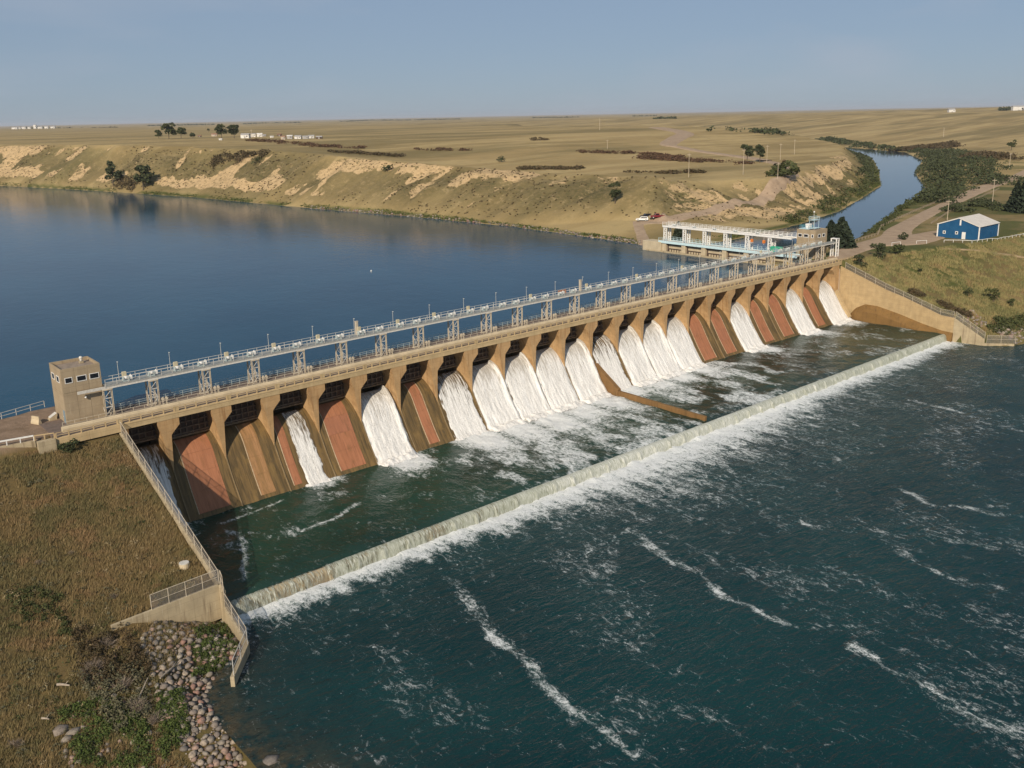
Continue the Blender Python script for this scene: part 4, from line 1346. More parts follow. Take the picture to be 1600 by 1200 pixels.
bb = MB().loft([[(-.9, -.3, 0), (.9, -.3, 0), (.9, .3, 0), (-.9, .3, 0)], [(-.9, -.3, .25), (.9, -.3, .25), (.9, .3, .25), (-.9, .3, .25)], [(-.85, -.1, .8), (.85, -.1, .8), (.85, .1, .8), (-.85, .1, .8)], [(-.8, -.09, 1.25), (.8, -.09, 1.25), (.8, .09, 1.25), (-.8, .09, 1.25)]])
bb.build('concrete_barrier', M_PARA, None, (-10.0, 10.2, 19.95), math.radians(115), label='pale concrete barrier block standing on the gravel left of the tower', cat='barrier')
sl = thing('sloped_hatch', 'small dark slanted hatch box beside the left tower wall', 'hatch', (-7.5, 10.6, 19.95))
MB().prism([(-.6, 0), (.6, 0), (.6, 1.0), (-.4, .4)], 'y', -.5, .5).build('hatch_box', M_GREY, sl)
MB().bar((-.45, 0, .42), (.65, 0, 1.06), 1.0, .05).build('hatch_lid', M_STEEL, sl)
cv = thing('valve_cover', 'round pale concrete manhole on the grass near the left wall corner', 'manhole', (-2.7, -28.8, H(-2.7, -28.8)-.1))
MB().tube((0, 0, -.3), (0, 0, .55), .72, n=16).build('ring', M_PARA, cv)
MB().tube((0, 0, .55), (0, 0, .64), .66, n=16).build('lid', M_STEEL, cv)

# ------------------------------------------------------------------ right bank training wall
M_RW = concrete('right_wall_concrete', (.46, .335, .18), (.27, .18, .085), (.54, .42, .25), .3)
M_RWET = concrete('wet_wall_concrete', (.21, .12, .042), (.085, .055, .024), (.27, .165, .06), .7)
rw = thing('training_wall', 'big tan concrete training wall curving down from the right end of the spillway', 'wall', (219.6, 0, 0))
nY, nZ = 60, 16
V, mats = [], []
ys = np.linspace(0, -36.2, nY)


def rw_top(y): return np.interp(-y, [0, 15.4, 21, 32.2, 36.3], [18.5, 12.9, 11.4, 7.6, 7.4])


def rw_break(y): return np.interp(-y, [0, 3.5, 6, 9, 13, 20, 27, 33, 37], [3.2, 2.8, 6.0, 7.6, 7.6, 6.2, 4.4, 3.2, 3.0])


ring_u, ring_l = [], []
for y in ys:
    t, br = float(rw_top(y)), float(rw_break(y))
    br = min(br, t-1)
    bulge = .9*S(-y, 2.5, 8)*(1-.6*S(-y, 26, 36))
    ring_u.append([(1.3, y, t), (.55, y, t), (.55, y, br), (1.3, y, br)])
    ring_l.append([(1.3, y, br), (.5, y, br), (.38-bulge*.5, y, br-.5), (.1-bulge, y, max(br-2.2, 1.0)), (-.1-bulge, y, .2), (-.2-bulge, y, -2.8), (1.3, y, -2.8)])
MB().loft(ring_u).build('upper_wall', M_RW, rw)
MB().loft(ring_l).build('lower_wall', M_RWET, rw, smooth=False)
wallseg((.5, -36.25), (2.0, -44.5), 7.4, 2.2, -2.9, .6, rw, M_GREY)
wallseg((2.0, -44.5), (7.5, -50.5), 1.1, 1.0, -2.9, .6, rw, M_GREY, 'apron_kerb')
fence('chain_link_fence', 'chain-link fence down the slope behind the right training wall', [(220.4, -1.5, 18.0), (220.4, -15, 13.0), (220.5, -32, 7.6), (220.4, -36, 7.4)], 1.9, 3.2, M_TANST)
fence('chain_link_fence', 'chain-link fence descending the lowest step of the right wall', [(220.5, -36.4, 7.4), (222, -44.4, 2.3)], 1.9, 2.6, M_TANST)
fence('chain_link_fence', 'pale fence panel at the water edge beside the right riprap', [(222.2, -44.9, 1.15), (227.4, -50.6, 1.05)], 2.3, 3.6, M_TANST)

# ------------------------------------------------------------------ roads


def ribbon(name, pts, w, mat, label, lift=.06, sub=8):
    P = []
    n = len(pts)
    for i in range(n-1):
        p0, p1, p2, p3 = pts[max(0, i-1)], pts[i], pts[i+1], pts[min(n-1, i+2)]
        for k in range(sub):
            t = k/sub
            P.append(tuple(.5*((2*p1[j])+(-p0[j]+p2[j])*t+(2*p0[j]-5*p1[j]+4*p2[j]-p3[j])*t*t+(-p0[j]+3*p1[j]-3*p2[j]+p3[j])*t**3) for j in range(2)))
    P.append(pts[-1][:2])
    P = np.array(P)
    d = np.gradient(P, axis=0)
    nrm = np.stack([-d[:, 1], d[:, 0]], -1)/np.linalg.norm(d, axis=1)[:, None]
    wv = w if np.ndim(w) else np.full(len(P), w)
    if np.ndim(w): wv = np.interp(np.linspace(0, 1, len(P)), np.linspace(0, 1, len(w)), w)
    m = 9
    V = []
    for j in range(m):
        u = (j/(m-1)-.5)
        jit = (.35*(fbm(P[:, 0]/4+j, P[:, 1]/4, 3+j)-.5)*2*(1 if j in (0, m-1) else 0))
        V.append(P+nrm*((u*wv)+jit)[:, None])
    V = np.array(V)
    z = land(V[..., 0], V[..., 1])[0]
    z = np.stack([np.convolve(np.pad(r, 2, 'edge'), np.ones(5)/5, 'valid') for r in z])
    z[1:-1] = np.maximum(land(V[1:-1, :, 0], V[1:-1, :, 1])[0], z[1:-1])+lift+.10
    z[0] -= .3
    z[-1] -= .3
    Vf = np.concatenate([V, z[..., None]], -1).reshape(-1, 3)
    ix = np.arange(m*len(P)).reshape(m, -1)
    Fq = np.stack([ix[:-1, :-1], ix[1:, :-1], ix[1:, 1:], ix[:-1, 1:]], -1).reshape(-1, 4)[:, ::-1]
    return mobj(name, npmesh(name, Vf, Fq, mat, True), kind='structure', label=label)


def road_mat():
    t = NT('gravel_road')
    a, b = t.noise(.25, 6, .7), t.noise(4., 5, .7)
    col = t.mix(t.step(a, .35, .7), (.37, .275, .19), (.28, .205, .14))
    col = t.mix(t.math('MULTIPLY', t.step(b, .5, .75), .4), col, (.18, .13, .09))
    return t.done(t.bsdf(col, .95, .1, 0, t.bump(b, .4, .06)))


M_ROAD = road_mat()
ribbon('gravel_road', [(214, 3.0), (222, 3.2), (236, 7), (251, 10.2), (280, 13), (309, 24), (374, 42), (440, 58), (507, 72), (560, 78), (640, 92), (760, 110)], [6, 7, 9, 11, 14, 12, 9, 9, 11, 12, 9, 8, 8], M_ROAD, 'pinkish gravel road leaving the right end of the dam beside the canal')
ribbon('gravel_yard', [(258, 7), (272, 4), (290, 6), (312, 8)], [3, 14, 16, 6], M_ROAD, 'gravel yard in front of the blue shed', .10)
frp = [(254, 112.4), (261, 105), (277.6, 104), (312.5, 106), (338, 109.5), (362, 115), (388, 124), (412, 139), (438, 160), (469, 184), (493.3, 210.3)]
ribbon('far_road', frp, [12, 10, 8, 7, 7, 7, 7, 7.5, 8, 9, 10], M_ROAD, 'gravel road climbing the far bank from the parked cars', .15, 14)
FR2 = [(1195, 252), (1160, 246), (1100, 238), (1065, 231), (1044, 226), (1058, 216), (1070, 209), (1050, 203.5), (1025, 199.5)]
frp2 = [ground(*p) for p in FR2]
ribbon('plateau_road', [(p.x, p.y) for p in frp2], [11, 11, 11, 12, 16, 18, 20, 20, 20], M_ROAD, 'pale road winding over the distant prairie', .6, 14)
ribbon('headgate_ramp', [(214.5, 74), (224, 84), (236, 96), (247, 107), (256, 115)], [6, 6, 5, 5, 6], M_ROAD, 'steep gravel track from the headgate up to the parked cars', .05)
ribbon('hillside_track', [(268, -10), (280, -16), (296, -27), (318, -40), (345, -52)], [1, 1.6, 2.0, 2.0, 2], plain('pale_soil', (.33, .24, .14), (.24, .17, .09), .6, .95, .3), 'narrow pale eroded track across the right hillside', .06)

# ------------------------------------------------------------------ blue shed


def shed_mat():
    t = NT('blue_corrugated_metal')
    n = t.n.new('ShaderNodeTexWave')
    n.bands_direction = 'DIAGONAL'
    n.inputs['Scale'].default_value = 2.2
    t.L(t.map((1, 1, 0)), n.inputs['Vector'])
    col = t.mix(t.step(t.noise(.4, 5), .3, .7), (.008, .072, .175), (.012, .088, .20))
    return t.done(t.bsdf(col, .45, .4, 0, t.bump(n.outputs['Fac'], .5, .05)))


M_SHED = shed_mat()
M_SROOF = plain('pale_metal_roof', (.60, .56, .50), (.53, .49, .44), .6, .5, .1)
sh = thing('blue_shed', 'blue metal shed with white trim and pale gabled roof on the right bank', 'shed', (293, -4.5, H(300, -4)-.05))
SW, SD, SH, SR = 16.4, 7.3, 5.0, 7.6       # length along x, half width, eaves, ridge
MB().prism([(-SD, 0), (SD, 0), (SD, SH), (0, SR-.02), (-SD, SH)], 'x', 0, .12).build('gable_wall', M_SHED, sh)
MB().prism([(-SD, 0), (SD, 0), (SD, SH), (0, SR-.02), (-SD, SH)], 'x', SW-.12, SW).build('gable_wall', M_SHED, sh)
for s in (-1, 1):
    MB().box(.12, SW-.12, s*SD-(.12 if s > 0 else 0), s*SD+(.12 if s < 0 else 0), 0, SH-.05).build('side_wall', M_SHED, sh)
    MB().prism([(0, SR+.14), (0, SR), (s*(SD+.35), SH-.12), (s*(SD+.35), SH+.02)], 'x', -.3, SW+.3).build('roof_slope', M_SROOF, sh)
    MB().bar((-.22, 0, SR-.14), (-.22, s*(SD+.2), SH-.2), .1, .22).build('gable_trim', M_WHITE, sh)
    for x in (-.08, SW+.08): MB().box(x-.09, x+.09, s*(SD+.04)-.2, s*(SD+.04)+.2, 0, SH-.15).build('corner_trim', M_WHITE, sh)
for y, z in ((4.9, 1.5), (.5, 1.6)):
    w = MB().box(-.07, -.002, y-.5, y+.5, z, z+1.1).build('window', M_WHITE, sh)
    MB().box(-.085, -.071, y-.28, y+.28, z+.25, z+.85).build('pane', M_GLASS, w)
seam = MB()
for k in range(23):
    y = -6.9+k*.628
    if -2.9 < y < -1.2: continue
    seam.box(-.035, -.002, y-.03, y+.03, 0 if not (4.3 < y < 5.5 or -.1 < y < 1.1) else 2.8, SH-.1+(SR-SH)*(1-abs(y)/SD)-.25)
seam.build('cladding_seams', M_SHED, sh)
seam = MB()
for k in range(26): seam.box(.3+k*.63, .36+k*.63, -SD-.035, -SD-.002, 0, SH-.3)
seam.build('cladding_seams', M_SHED, sh)
for s in (-1, 1): MB().box(-.3, SW+.3, s*(SD+.36)-.08, s*(SD+.36)+.08, SH-.2, SH-.05).build('gutter', M_WHITE, sh)
d = MB().box(-.08, -.002, -2.7, -1.4, 0, 2.6).build('door', M_WHITE, sh)
MB().ball((-.12, -1.55, 1.15), .07).build('door_handle', M_STEEL, d)
MB().box(-.06, -.002, -.85, -.3, 4.9, 6.9).build('vent_louvre', M_WHITE, sh)

# fences and barriers on the right bank


def ground_fence(name, label, pts, h, step, mat, rails, pw):
    P = [Vector((x, y, H(x, y))) for x, y in pts]
    root = thing(name, label, 'fence', tuple(P[0]))
    o = P[0]
    pmsh = MB().box(-pw/2, pw/2, -pw/2, pw/2, -.2, h).mesh('post', mat)
    r = MB()
    for a, b in zip(P[:-1], P[1:]):
        n = max(1, round((b-a).length/step))
        last = None
        for k in range(n+1):
            q = a.lerp(b, k/n)
            q.z = H(q.x, q.y)
            if k < n or b is P[-1]: mobj('post', pmsh, root, tuple(q-o))
            if last is not None:
                for rr in rails: r.bar(last-o+Vector((0, 0, h*rr)), q-o+Vector((0, 0, h*rr)), .10, .14)
            last = q
    r.build('rail', mat, root)
    return root


M_WOOD = plain('grey_wood', (.33, .26, .19), (.24, .19, .14), 2, .9, .3)
ground_fence('guard_rail', 'long wooden post guard rail between the gravel road and the canal', [(228, 14.5), (251, 17.2), (285, 21.5), (309, 32.5), (374, 49), (440, 64.5), (507, 80), (545, 86)], .85, 3.0, M_WOOD, (.85,), .22)
ground_fence('guard_rail', 'low wooden guard rail on the shed side of the gravel road', [(330, 22), (374, 34.5), (440, 50.5), (500, 62)], .8, 3.2, M_WOOD, (.85,), .22)
ground_fence('yard_fence', 'white rail fence along the hilltop in front of the blue shed', [(281, -5), (286, -12.5), (300, -15.5), (330, -17), (360, -17)], .9, 3.0, M_WHITE, (.95,), .12)
for k, (x, y, a, nm) in enumerate(((262, 3.0, -.3, 'nearer the dam'), (272, -1.2, -.5, 'nearer the blue shed'))):
    g = thing('pipe_gate', 'small white pipe barrier across the yard edge, the one ' + nm, 'barrier', (x, y, H(x, y)+.1), a, 'white pipe barriers')
    MB().tube((-2, 0, 1.1), (2, 0, 1.1), .07, n=6).build('top_rail', M_WHITE, g)
    for s in (-2, 2): MB().tube((s, 0, -.2), (s, 0, 1.1), .07, n=6).build('post', M_WHITE, g)

# ------------------------------------------------------------------ cars on the far bank


def car(name, label, cat, loc, rz, paint, pickup=False, sc=1.):
    root = thing(name, label, cat, loc, rz)
    root.scale = (sc, sc, sc)
    L, Wd = 2.45, .93
    if pickup:
        prof_ = [(-2.75, .45), (-2.75, 1.0), (-.95, 1.02), (-.85, 1.72), (.45, 1.75), (1.05, 1.1), (2.5, .98), (2.62, .45)]
    else:
        prof_ = [(-2.35, .42), (-2.4, .95), (-2.2, 1.55), (-1.9, 1.68), (.3, 1.68), (1.05, 1.08), (2.15, .95), (2.35, .45)]
    rings = []
    for y, k in ((-Wd, .92), (-Wd*.94, 1), (Wd*.94, 1), (Wd, .92)):
        rings.append([(x, y*(1 if z < 1.1 else .84), .42+(z-.42)*k) for x, z in prof_])
    MB().loft(rings).build('body', paint, root)
    if pickup:
        MB().box(-2.6, -1.05, -.78, .78, 1.0, 1.03).build('truck_bed', M_BLACK, root)
        sw = [(-.72, 1.1), (-.66, 1.58), (.36, 1.6), (.82, 1.13)]
    else:
        sw = [(-2.05, 1.08), (-1.95, 1.54), (.2, 1.56), (.82, 1.1)]
    for s in (-1, 1):
        MB().prism(sw, 'y', s*.845, s*.90).build('side_window', M_GLASS, root)
    xw = (.55, 1.0) if pickup else (.4, .98)
    MB().add([(xw[0], -.7, 1.66), (xw[0], .7, 1.66), (xw[1], .74, 1.16), (xw[1], -.74, 1.16), (xw[0]-.1, -.7, 1.6), (xw[0]-.1, .7, 1.6), (xw[1]-.1, .74, 1.1), (xw[1]-.1, -.74, 1.1)],
             [(0, 1, 2, 3), (7, 6, 5, 4), (0, 4, 5, 1), (1, 5, 6, 2), (2, 6, 7, 3), (3, 7, 4, 0)]).build('windscreen', M_GLASS, root)
    for x in (-1.5, 1.5):
        for s in (-1, 1):
            w = MB().tube((x, s*.70, .36), (x, s*.97, .36), .36, n=14).build('wheel', M_BLACK, root)
            MB().tube((x, s*.972, .36), (x, s*.99, .36), .2, n=10).build('rim', M_STEEL, w)
    for s in (-.6, .6): MB().box(prof_[-1][0]-.06, prof_[-1][0]+.01, s-.2, s+.2, .68, .84).build('headlight', M_WHITE, root)
    for s in (-.75, .75): MB().box(prof_[0][0]-.05, prof_[0][0]+.02, s-.1, s+.1, .75, 1.0).build('tail_light', plain('red_lens', (.3, .01, .01), None, 2, .3, 0), root)
    MB().box(prof_[-1][0]-.05, prof_[-1][0]+.08, -.85, .85, .42, .6).build('bumper', M_STEEL if pickup else paint, root)
    return root


def paint(name, c):
    t = NT(name)
    return t.done(t.bsdf(c, .3, .5, 0, None, Coat_Weight=.4))


def gz(x, y, up=0): return (x, y, H(x, y)+up)


c0 = ground(1003, 346)
c1 = ground(1026, 341.5)
c2 = ground(1014, 342.5)
aw = math.atan2(_R[1], _R[0])
car('parked_suv', 'white sport utility car parked at the left end of the far lot', 'car', tuple(c0+Vector((0, 0, .22))), aw+math.pi-.15, paint('white_car_paint', (.72, .72, .70)), sc=1.12)
car('parked_car', 'black car half hidden between the white and the red vehicle', 'car', tuple(c2+Vector((1.5, 3, .25))), aw+math.pi+.2, paint('black_car_paint', (.015, .015, .018)), sc=1.1)
car('pickup_truck', 'dark red pickup truck parked on the far gravel lot', 'truck', tuple(c1+Vector((0, 0, .25))), aw+math.pi+.1, paint('red_car_paint', (.16, .012, .018)), True, sc=1.15)

# ------------------------------------------------------------------ poles
M_POLE = plain('weathered_pole_wood', (.46, .39, .29), (.36, .30, .22), 2, .9, .2)


def pole(px, py, top, label, cross=True):
    q = ground(px, py)
    d = math.hypot(q.x-CAM[0], q.y-CAM[1])
    h = (py-top)/FOC*np.dot(np.array(q)-CAM, _F)*1.03
    root = thing('power_pole', label, 'power pole', tuple(q), YAW-math.pi/2, 'wooden power poles')
    r = max(.14, d*.00022)
    MB().tube((0, 0, -.5), (0, 0, h), r*1.15, r*.8, 8).build('pole', M_POLE, root)
    if cross:
        MB().box(-1.1, 1.1, -.09, .09, h-.9, h-.7).build('crossarm', M_POLE, root)
        ins = MB()
        for x in (-1, 0.35, 1): ins.tube((x, 0, h-.7), (x, 0, h-.45), .07, n=6)
        ins.build('insulator', M_GLASS, root)


for a in [(1076, 277, 241, 'wooden pole standing left of the far road above the lot'), (1161, 273, 234, 'tall pale pole in front of the dark tree pair'), (1198, 255, 228, 'pole just right of the dark tree pair'),
          (1219, 250, 225, 'slim pole beside the road bend, right of the tree pair'), (1241, 241, 219, 'far pole on the plateau right of the road bend'), (1215, 279, 255, 'thin pole in front of the round green thicket'),
          (1480, 344, 313, 'pole standing behind the left gable of the blue shed'), (1550, 322, 281, 'tall pole on the road near the right spruces'), (1577, 262, 240, 'pole at the right edge of the far right slope'),
          (937, 203, 186, 'lone pole far off on the left plateau skyline'), (394, 220, 203, 'pole by the farmyard beside the white trailer'), (949, 233, 219, 'thin pole rising from the centre of the prairie'),
          (1474, 214, 200, 'tiny pole on the far right hillside')]:
    pole(a[0], a[1], a[2], a[3])

# ------------------------------------------------------------------ vegetation
def leaf_mat(name, a, b, c=None, sc=.5):
    t = NT(name)
    i = t.island()
    col = t.mix(i, a, b)
    col = t.mix(t.math('MULTIPLY', t.step(t.noise(sc, 4), .4, .7), .6), col, c or tuple(v*.6 for v in a))
    col = t.mix(t.math('MULTIPLY', t.rand(), .25), col, tuple(v*.6 for v in b))
    sh = t.bsdf(col, .8, .15)
    return t.done(sh)


L_DARK = leaf_mat('dark_broadleaf', (.042, .054, .024), (.078, .088, .040))
L_MID = leaf_mat('green_broadleaf', (.050, .064, .022), (.088, .094, .036))
L_SAGE = leaf_mat('grey_sage', (.10, .10, .055), (.17, .155, .095))
L_BRUSH = leaf_mat('brown_brush', (.065, .050, .026), (.11, .075, .042), (.05, .055, .022))
L_RED = leaf_mat('reddish_brush', (.085, .05, .03), (.13, .072, .045), (.06, .055, .025))
L_DEAD = leaf_mat('dead_twigs', (.21, .165, .125), (.32, .26, .21), (.14, .11, .085))
L_WEED = leaf_mat('green_weeds', (.055, .085, .020), (.095, .12, .035), (.04, .055, .016))
L_SPR = leaf_mat('spruce_needles', (.022, .034, .020), (.045, .058, .034))
M_BARK = plain('bark', (.12, .09, .065), (.07, .055, .04), 3, .95, .5)


def quads(C, size, up=.3, asp=1.6):
    """one randomly turned leaf quad at every centre"""
    n = len(C)
    sz = size*(.6+.8*nr.rand(n))[:, None]
    a = nr.normal(size=(n, 3))
    a[:, 2] *= .6
    a /= np.linalg.norm(a, axis=1)[:, None]
    b = np.cross(a, nr.normal(size=(n, 3)))
    b /= np.linalg.norm(b, axis=1)[:, None]+1e-9
    V = np.stack([C-a*sz*asp*.5, C+b*sz*.5, C+a*sz*asp*.5, C-b*sz*.5], 1).reshape(-1, 3)
    return V, np.arange(4*n).reshape(n, 4)


def cloud(c, r, n, flat=.0):
    """points filling an ellipsoid, denser towards its skin"""
    d = nr.normal(size=(n, 3))
    d /= np.linalg.norm(d, axis=1)[:, None]
    rad = (.45+.55*nr.rand(n)**.5)[:, None]
    p = d*rad*np.asarray(r)
    p[:, 2] = np.where(p[:, 2] < -np.asarray(r)[2]*.5, -p[:, 2]*.5, p[:, 2])
    return np.asarray(c)+p


def clumps(r, h, nb, nl, base=.0):
    """crown of several leaf clumps inside a dome of radius r and height h"""
    P = []
    for _ in range(nb):
        a, q = nr.rand()*6.283, nr.rand()**.6
        z = base+(h-base)*(.12+.78*nr.rand())
        k = math.sqrt(max(.08, 1-((z-base)/(h-base)-.4)**2*2.0))
        rr = r*(.26+.22*nr.rand())
        P.append(cloud((q*r*.75*k*math.cos(a), q*r*.75*k*math.sin(a), z), (rr, rr, rr*.75), nl))
    return np.concatenate(P)


def tree(name, label, loc, h, r, mat, cat='tree', group=None, nb=16, nl=70, leaf=None, base=.25, trunk=True):
    root = thing(name, label, cat, tuple(loc), 0, group)
    P = clumps(r, h, nb, nl, h*base)
    V, Fq = quads(P, leaf or r*.16)
    mobj('crown', npmesh('crown', V, Fq, mat), root)
    if trunk:
        m = MB()
        tr = max(.12, h*.028)
        m.tube((0, 0, -.4), (h*.02, 0, h*.45), tr, tr*.6, 7).tube((h*.02, 0, h*.45), (0, h*.02, h*.8), tr*.6, tr*.2, 6)
        for k in range(5):
            a = k*1.3+nr.rand()
            z = h*(.28+.09*k)
            m.tube((h*.015, 0, z), (r*.6*math.cos(a), r*.6*math.sin(a), z+h*.22), tr*.35, tr*.1, 5)
        m.build('trunk', M_BARK, root)
    return root


def bush(label, loc, r, h, mat, n=260, leaf=None, group=None, name='shrub'):
    root = thing(name, label, 'shrub', tuple(loc), 0, group)
    V, Fq = quads(clumps(r, h, 7, n//7, 0), leaf or r*.16)
    mobj('foliage', npmesh('foliage', V, Fq, mat), root)
    m = MB()
    for k in range(4):
        a = k*1.6
        m.tube((0, 0, -.2), (r*.4*math.cos(a), r*.4*math.sin(a), h*.6), .05+.01*r, .02, 5)
    m.build('stem', M_BARK, root)
    return root


def spruce(label, loc, h, r, group=None):
    root = thing('spruce_tree', label, 'spruce', tuple(loc), 0, group)
    P, n = [], 26
    for k in range(n):
        z = h*(.06+.93*k/n)
        rr = r*(1-(k/n)**1.15)+.12
        m = int(9+rr*7)
        a = nr.rand(m)*6.283
        for q in (.25, .45, .65, .85, 1.0):
            w = rr*q*(.85+.3*nr.rand(m))
            P.append(np.stack([w*np.cos(a), w*np.sin(a), z-w*.22+.12*nr.rand(m)], -1))
    P = np.concatenate(P)
    V, Fq = quads(P, r*.20, asp=1.5)
    mobj('crown', npmesh('crown', V, Fq, L_SPR), root)
    MB().tube((0, 0, -.4), (0, 0, h*.95), h*.022, .03, 7).build('trunk', M_BARK, root)
    return root


def thicket(px_line, w, h, mat, label, n, leaf, name='shrub_thicket', plan=False):
    """brush patch that reads as one mass, along a line seen in the photograph"""
    pts = [Vector((p[0], p[1], 0)) for p in px_line] if plan else [ground(*p) for p in px_line]
    C = []
    seg = [(pts[i], pts[i+1]) for i in range(len(pts)-1)]
    tot = sum((b-a).length for a, b in seg)
    for a, b in seg:
        k = max(1, int(n*(b-a).length/tot))
        t, u = nr.rand(k), (nr.rand(k)+nr.rand(k)-1)
        d = (b-a).normalized()
        x = a.x+(b.x-a.x)*t-d.y*u*w
        y = a.y+(b.y-a.y)*t+d.x*u*w
        z = land(x, y)[0]
        hh = h*(.45+.9*fbm(x/(w*.5+2), y/(w*.5+2), 7, 2))*(1-.6*np.abs(u))
        for j in range(k):
            if (z[j] < ZR-.2 and y[j] > 10) or fbm(x[j]/(w+3), y[j]/(w+3), 19, 2) < .40: continue
            C.append(cloud((x[j], y[j], z[j]+hh[j]*.4), (leaf*2.4, leaf*2.4, hh[j]*.62), 11))
    C = np.concatenate(C)
    V, Fq = quads(C, leaf)
    return mobj(name, npmesh(name, V, Fq, mat), kind='stuff', label=label)


def gat(px, py, dz=0):
    g = ground(px, py)
    return (g.x, g.y, g.z+dz)


def far_at(px, dist):
    d = ray(px, 178)
    d = d/np.hypot(d[0], d[1])
    x, y = CAM[0]+d[0]*dist, CAM[1]+d[1]*dist
    return (x, y, H(x, y))


# far bank trees
def mpp(p):            # metres on one photograph pixel at a point
    return float(np.dot(np.array(p)-CAM, _F))/FOC


def ptree(px, base, top, wpx, mat, label, **k):
    p = gat(px, base)
    m = mpp(p)
    return tree('broadleaf_tree', label, p, (base-top)*m*1.04, wpx*.5*m, mat, **k)


for a in [(177, 290, 255, 30, L_DARK, 'dark tree on the shore of the far bank, left of its pair'), (224, 297, 262, 36, L_DARK, 'dark tree on the shore of the far bank, right of its pair'),
          (961, 318, 286, 24, L_DARK, 'lone bushy tree on the brown slope above the far shore'), (1167, 254, 228, 24, L_DARK, 'left one of the two dark trees beside the far road'),
          (1187, 254, 227, 22, L_DARK, 'right one of the two dark trees beside the far road'),
          (248, 216, 205, 14, L_MID, 'small leftmost tree of the farmyard grove'), (264, 217, 195, 26, L_MID, 'tallest tree in the left farmyard grove'), (283, 216, 199, 18, L_MID, 'right tree in the left farmyard grove'),
          (301, 216, 208, 11, L_DARK, 'small dark round tree between the farmyard groves'), (326, 207, 201, 5, L_MID, 'tiny slender tree left of the dark farmyard trees'),
          (346, 216, 196, 22, L_DARK, 'left dark tree beside the white farm trailer'), (366, 216, 196, 22, L_DARK, 'right dark tree beside the white farm trailer'),
          (1580, 235, 220, 14, L_MID, 'small tree on the far right slope near the frame edge')]:
    ptree(*a[:5], a[5], group='scattered broadleaf trees', nb=15, nl=60)
for px, base, top, w_, lab in [(1297, 383, 347, 36, 'dark spruce directly behind the right control tower'), (1313, 386, 343, 46, 'tall dark spruce at the canal edge right of the control tower'),
                               (1283, 378, 352, 16, 'small spruce peeking out behind the right control tower'), (1586, 330, 288, 30, 'spruce left of the pair at the right frame edge'),
                               (1600, 332, 278, 38, 'tallest spruce cut by the right frame edge'), (1105, 377, 353, 15, 'dark conifer behind the canal headgate')]:
    if px < 1200 and px > 1090:
        p = (232, 74, H(232, 74))
        spruce(lab, p, 8, 2.6, 'spruces')
        continue
    q = onZ(px, base, 20.2)
    m = mpp(q)
    spruce(lab, (q.x, q.y, H(q.x, q.y)), (base-top)*m*1.08, w_*.5*m, 'spruces')
# shrubs that stand alone
for px, py, wpx, hpx, mat, lab in [(1344, 416, 26, 22, L_DARK, 'dark bush against the right end of the dam fascia'), (1372, 404, 34, 22, L_DARK, 'dark bush on the bank edge second from the dam'),
                                   (1400, 397, 30, 17, L_MID, 'green bush on the bank edge third from the dam'), (1552, 472, 28, 22, L_MID, 'round green bush on the lower right hillside'),
                                   (1580, 478, 16, 12, L_MID, 'small green bush beside the round one on the right hillside'), (1512, 462, 18, 12, L_DARK, 'low dark bush left of the round hillside bush'),
                                   (110, 704, 34, 18, L_DARK, 'dark green bush under the left end of the dam fascia'), (1437, 425, 10, 6, L_DARK, 'tiny dark bush high on the right hillside'),
                                   (1410, 375, 20, 12, L_DARK, 'dark shrub beside the road near the canal bend'), (1225, 276, 60, 16, L_MID, 'wide round green thicket inside the far road bend'),
                                   (1226, 256, 10, 6, L_RED, 'little reddish bush beside the far road bend'), (780, 253, 20, 8, L_DARK, 'dark bush on the plateau edge near the centre'),
                                   (605, 268, 22, 12, L_DARK, 'bushes in the bluff gully left of centre'), (400, 256, 18, 9, L_DARK, 'dark shrub on the upper bluff below the thicket')]:
    p = gat(px, py)
    m = mpp(p)
    bush(lab, p, wpx*.5*m, hpx*m, mat, 420 if px > 1200 or px < 200 else 200, max(.16, wpx*.07*m), 'solitary shrubs')
# brush patches of the plateau, seen as masses
for ln, w_, h_, mat, lab, n in [([(905, 238), (990, 240), (1062, 246)], 7, 2.6, L_RED, 'long strip of reddish brush across the prairie', 330), ([(1000, 247), (1080, 252), (1165, 257)], 12, 3.2, L_RED, 'broad reddish-brown thicket left of the two road trees', 460),
                                ([(812, 264), (860, 264), (908, 264)], 6, 2.2, L_BRUSH, 'brown brush strip on the plateau rim', 200), ([(960, 268), (1030, 271), (1098, 270)], 6, 2.0, L_BRUSH, 'brown brush strip below the prairie road', 220),
                                ([(648, 234), (735, 235)], 7, 2.2, L_RED, 'reddish brush strip left of the prairie centre', 170), ([(500, 229), (570, 231)], 9, 2.2, L_RED, 'reddish brush right of the farmyard', 150),
                                ([(505, 237), (560, 240), (630, 245)], 9, 2.6, L_BRUSH, 'dark brush strip below the farmyard', 200), ([(395, 220), (450, 224), (500, 230)], 10, 2.6, L_RED, 'reddish brush in front of the farm buildings', 220),
                                ([(330, 254), (370, 249), (412, 247)], 8, 4.0, L_BRUSH, 'grey-green thicket on the upper bluff', 230), ([(180, 285), (215, 290)], 7, 4.0, L_BRUSH, 'grey scrub between the two shore trees', 120),
                                ([(820, 219), (850, 218)], 14, 2.5, L_BRUSH, 'brush by the old dugout on the plateau', 60)]:
    thicket(ln, w_, h_, mat, lab, n, .75)
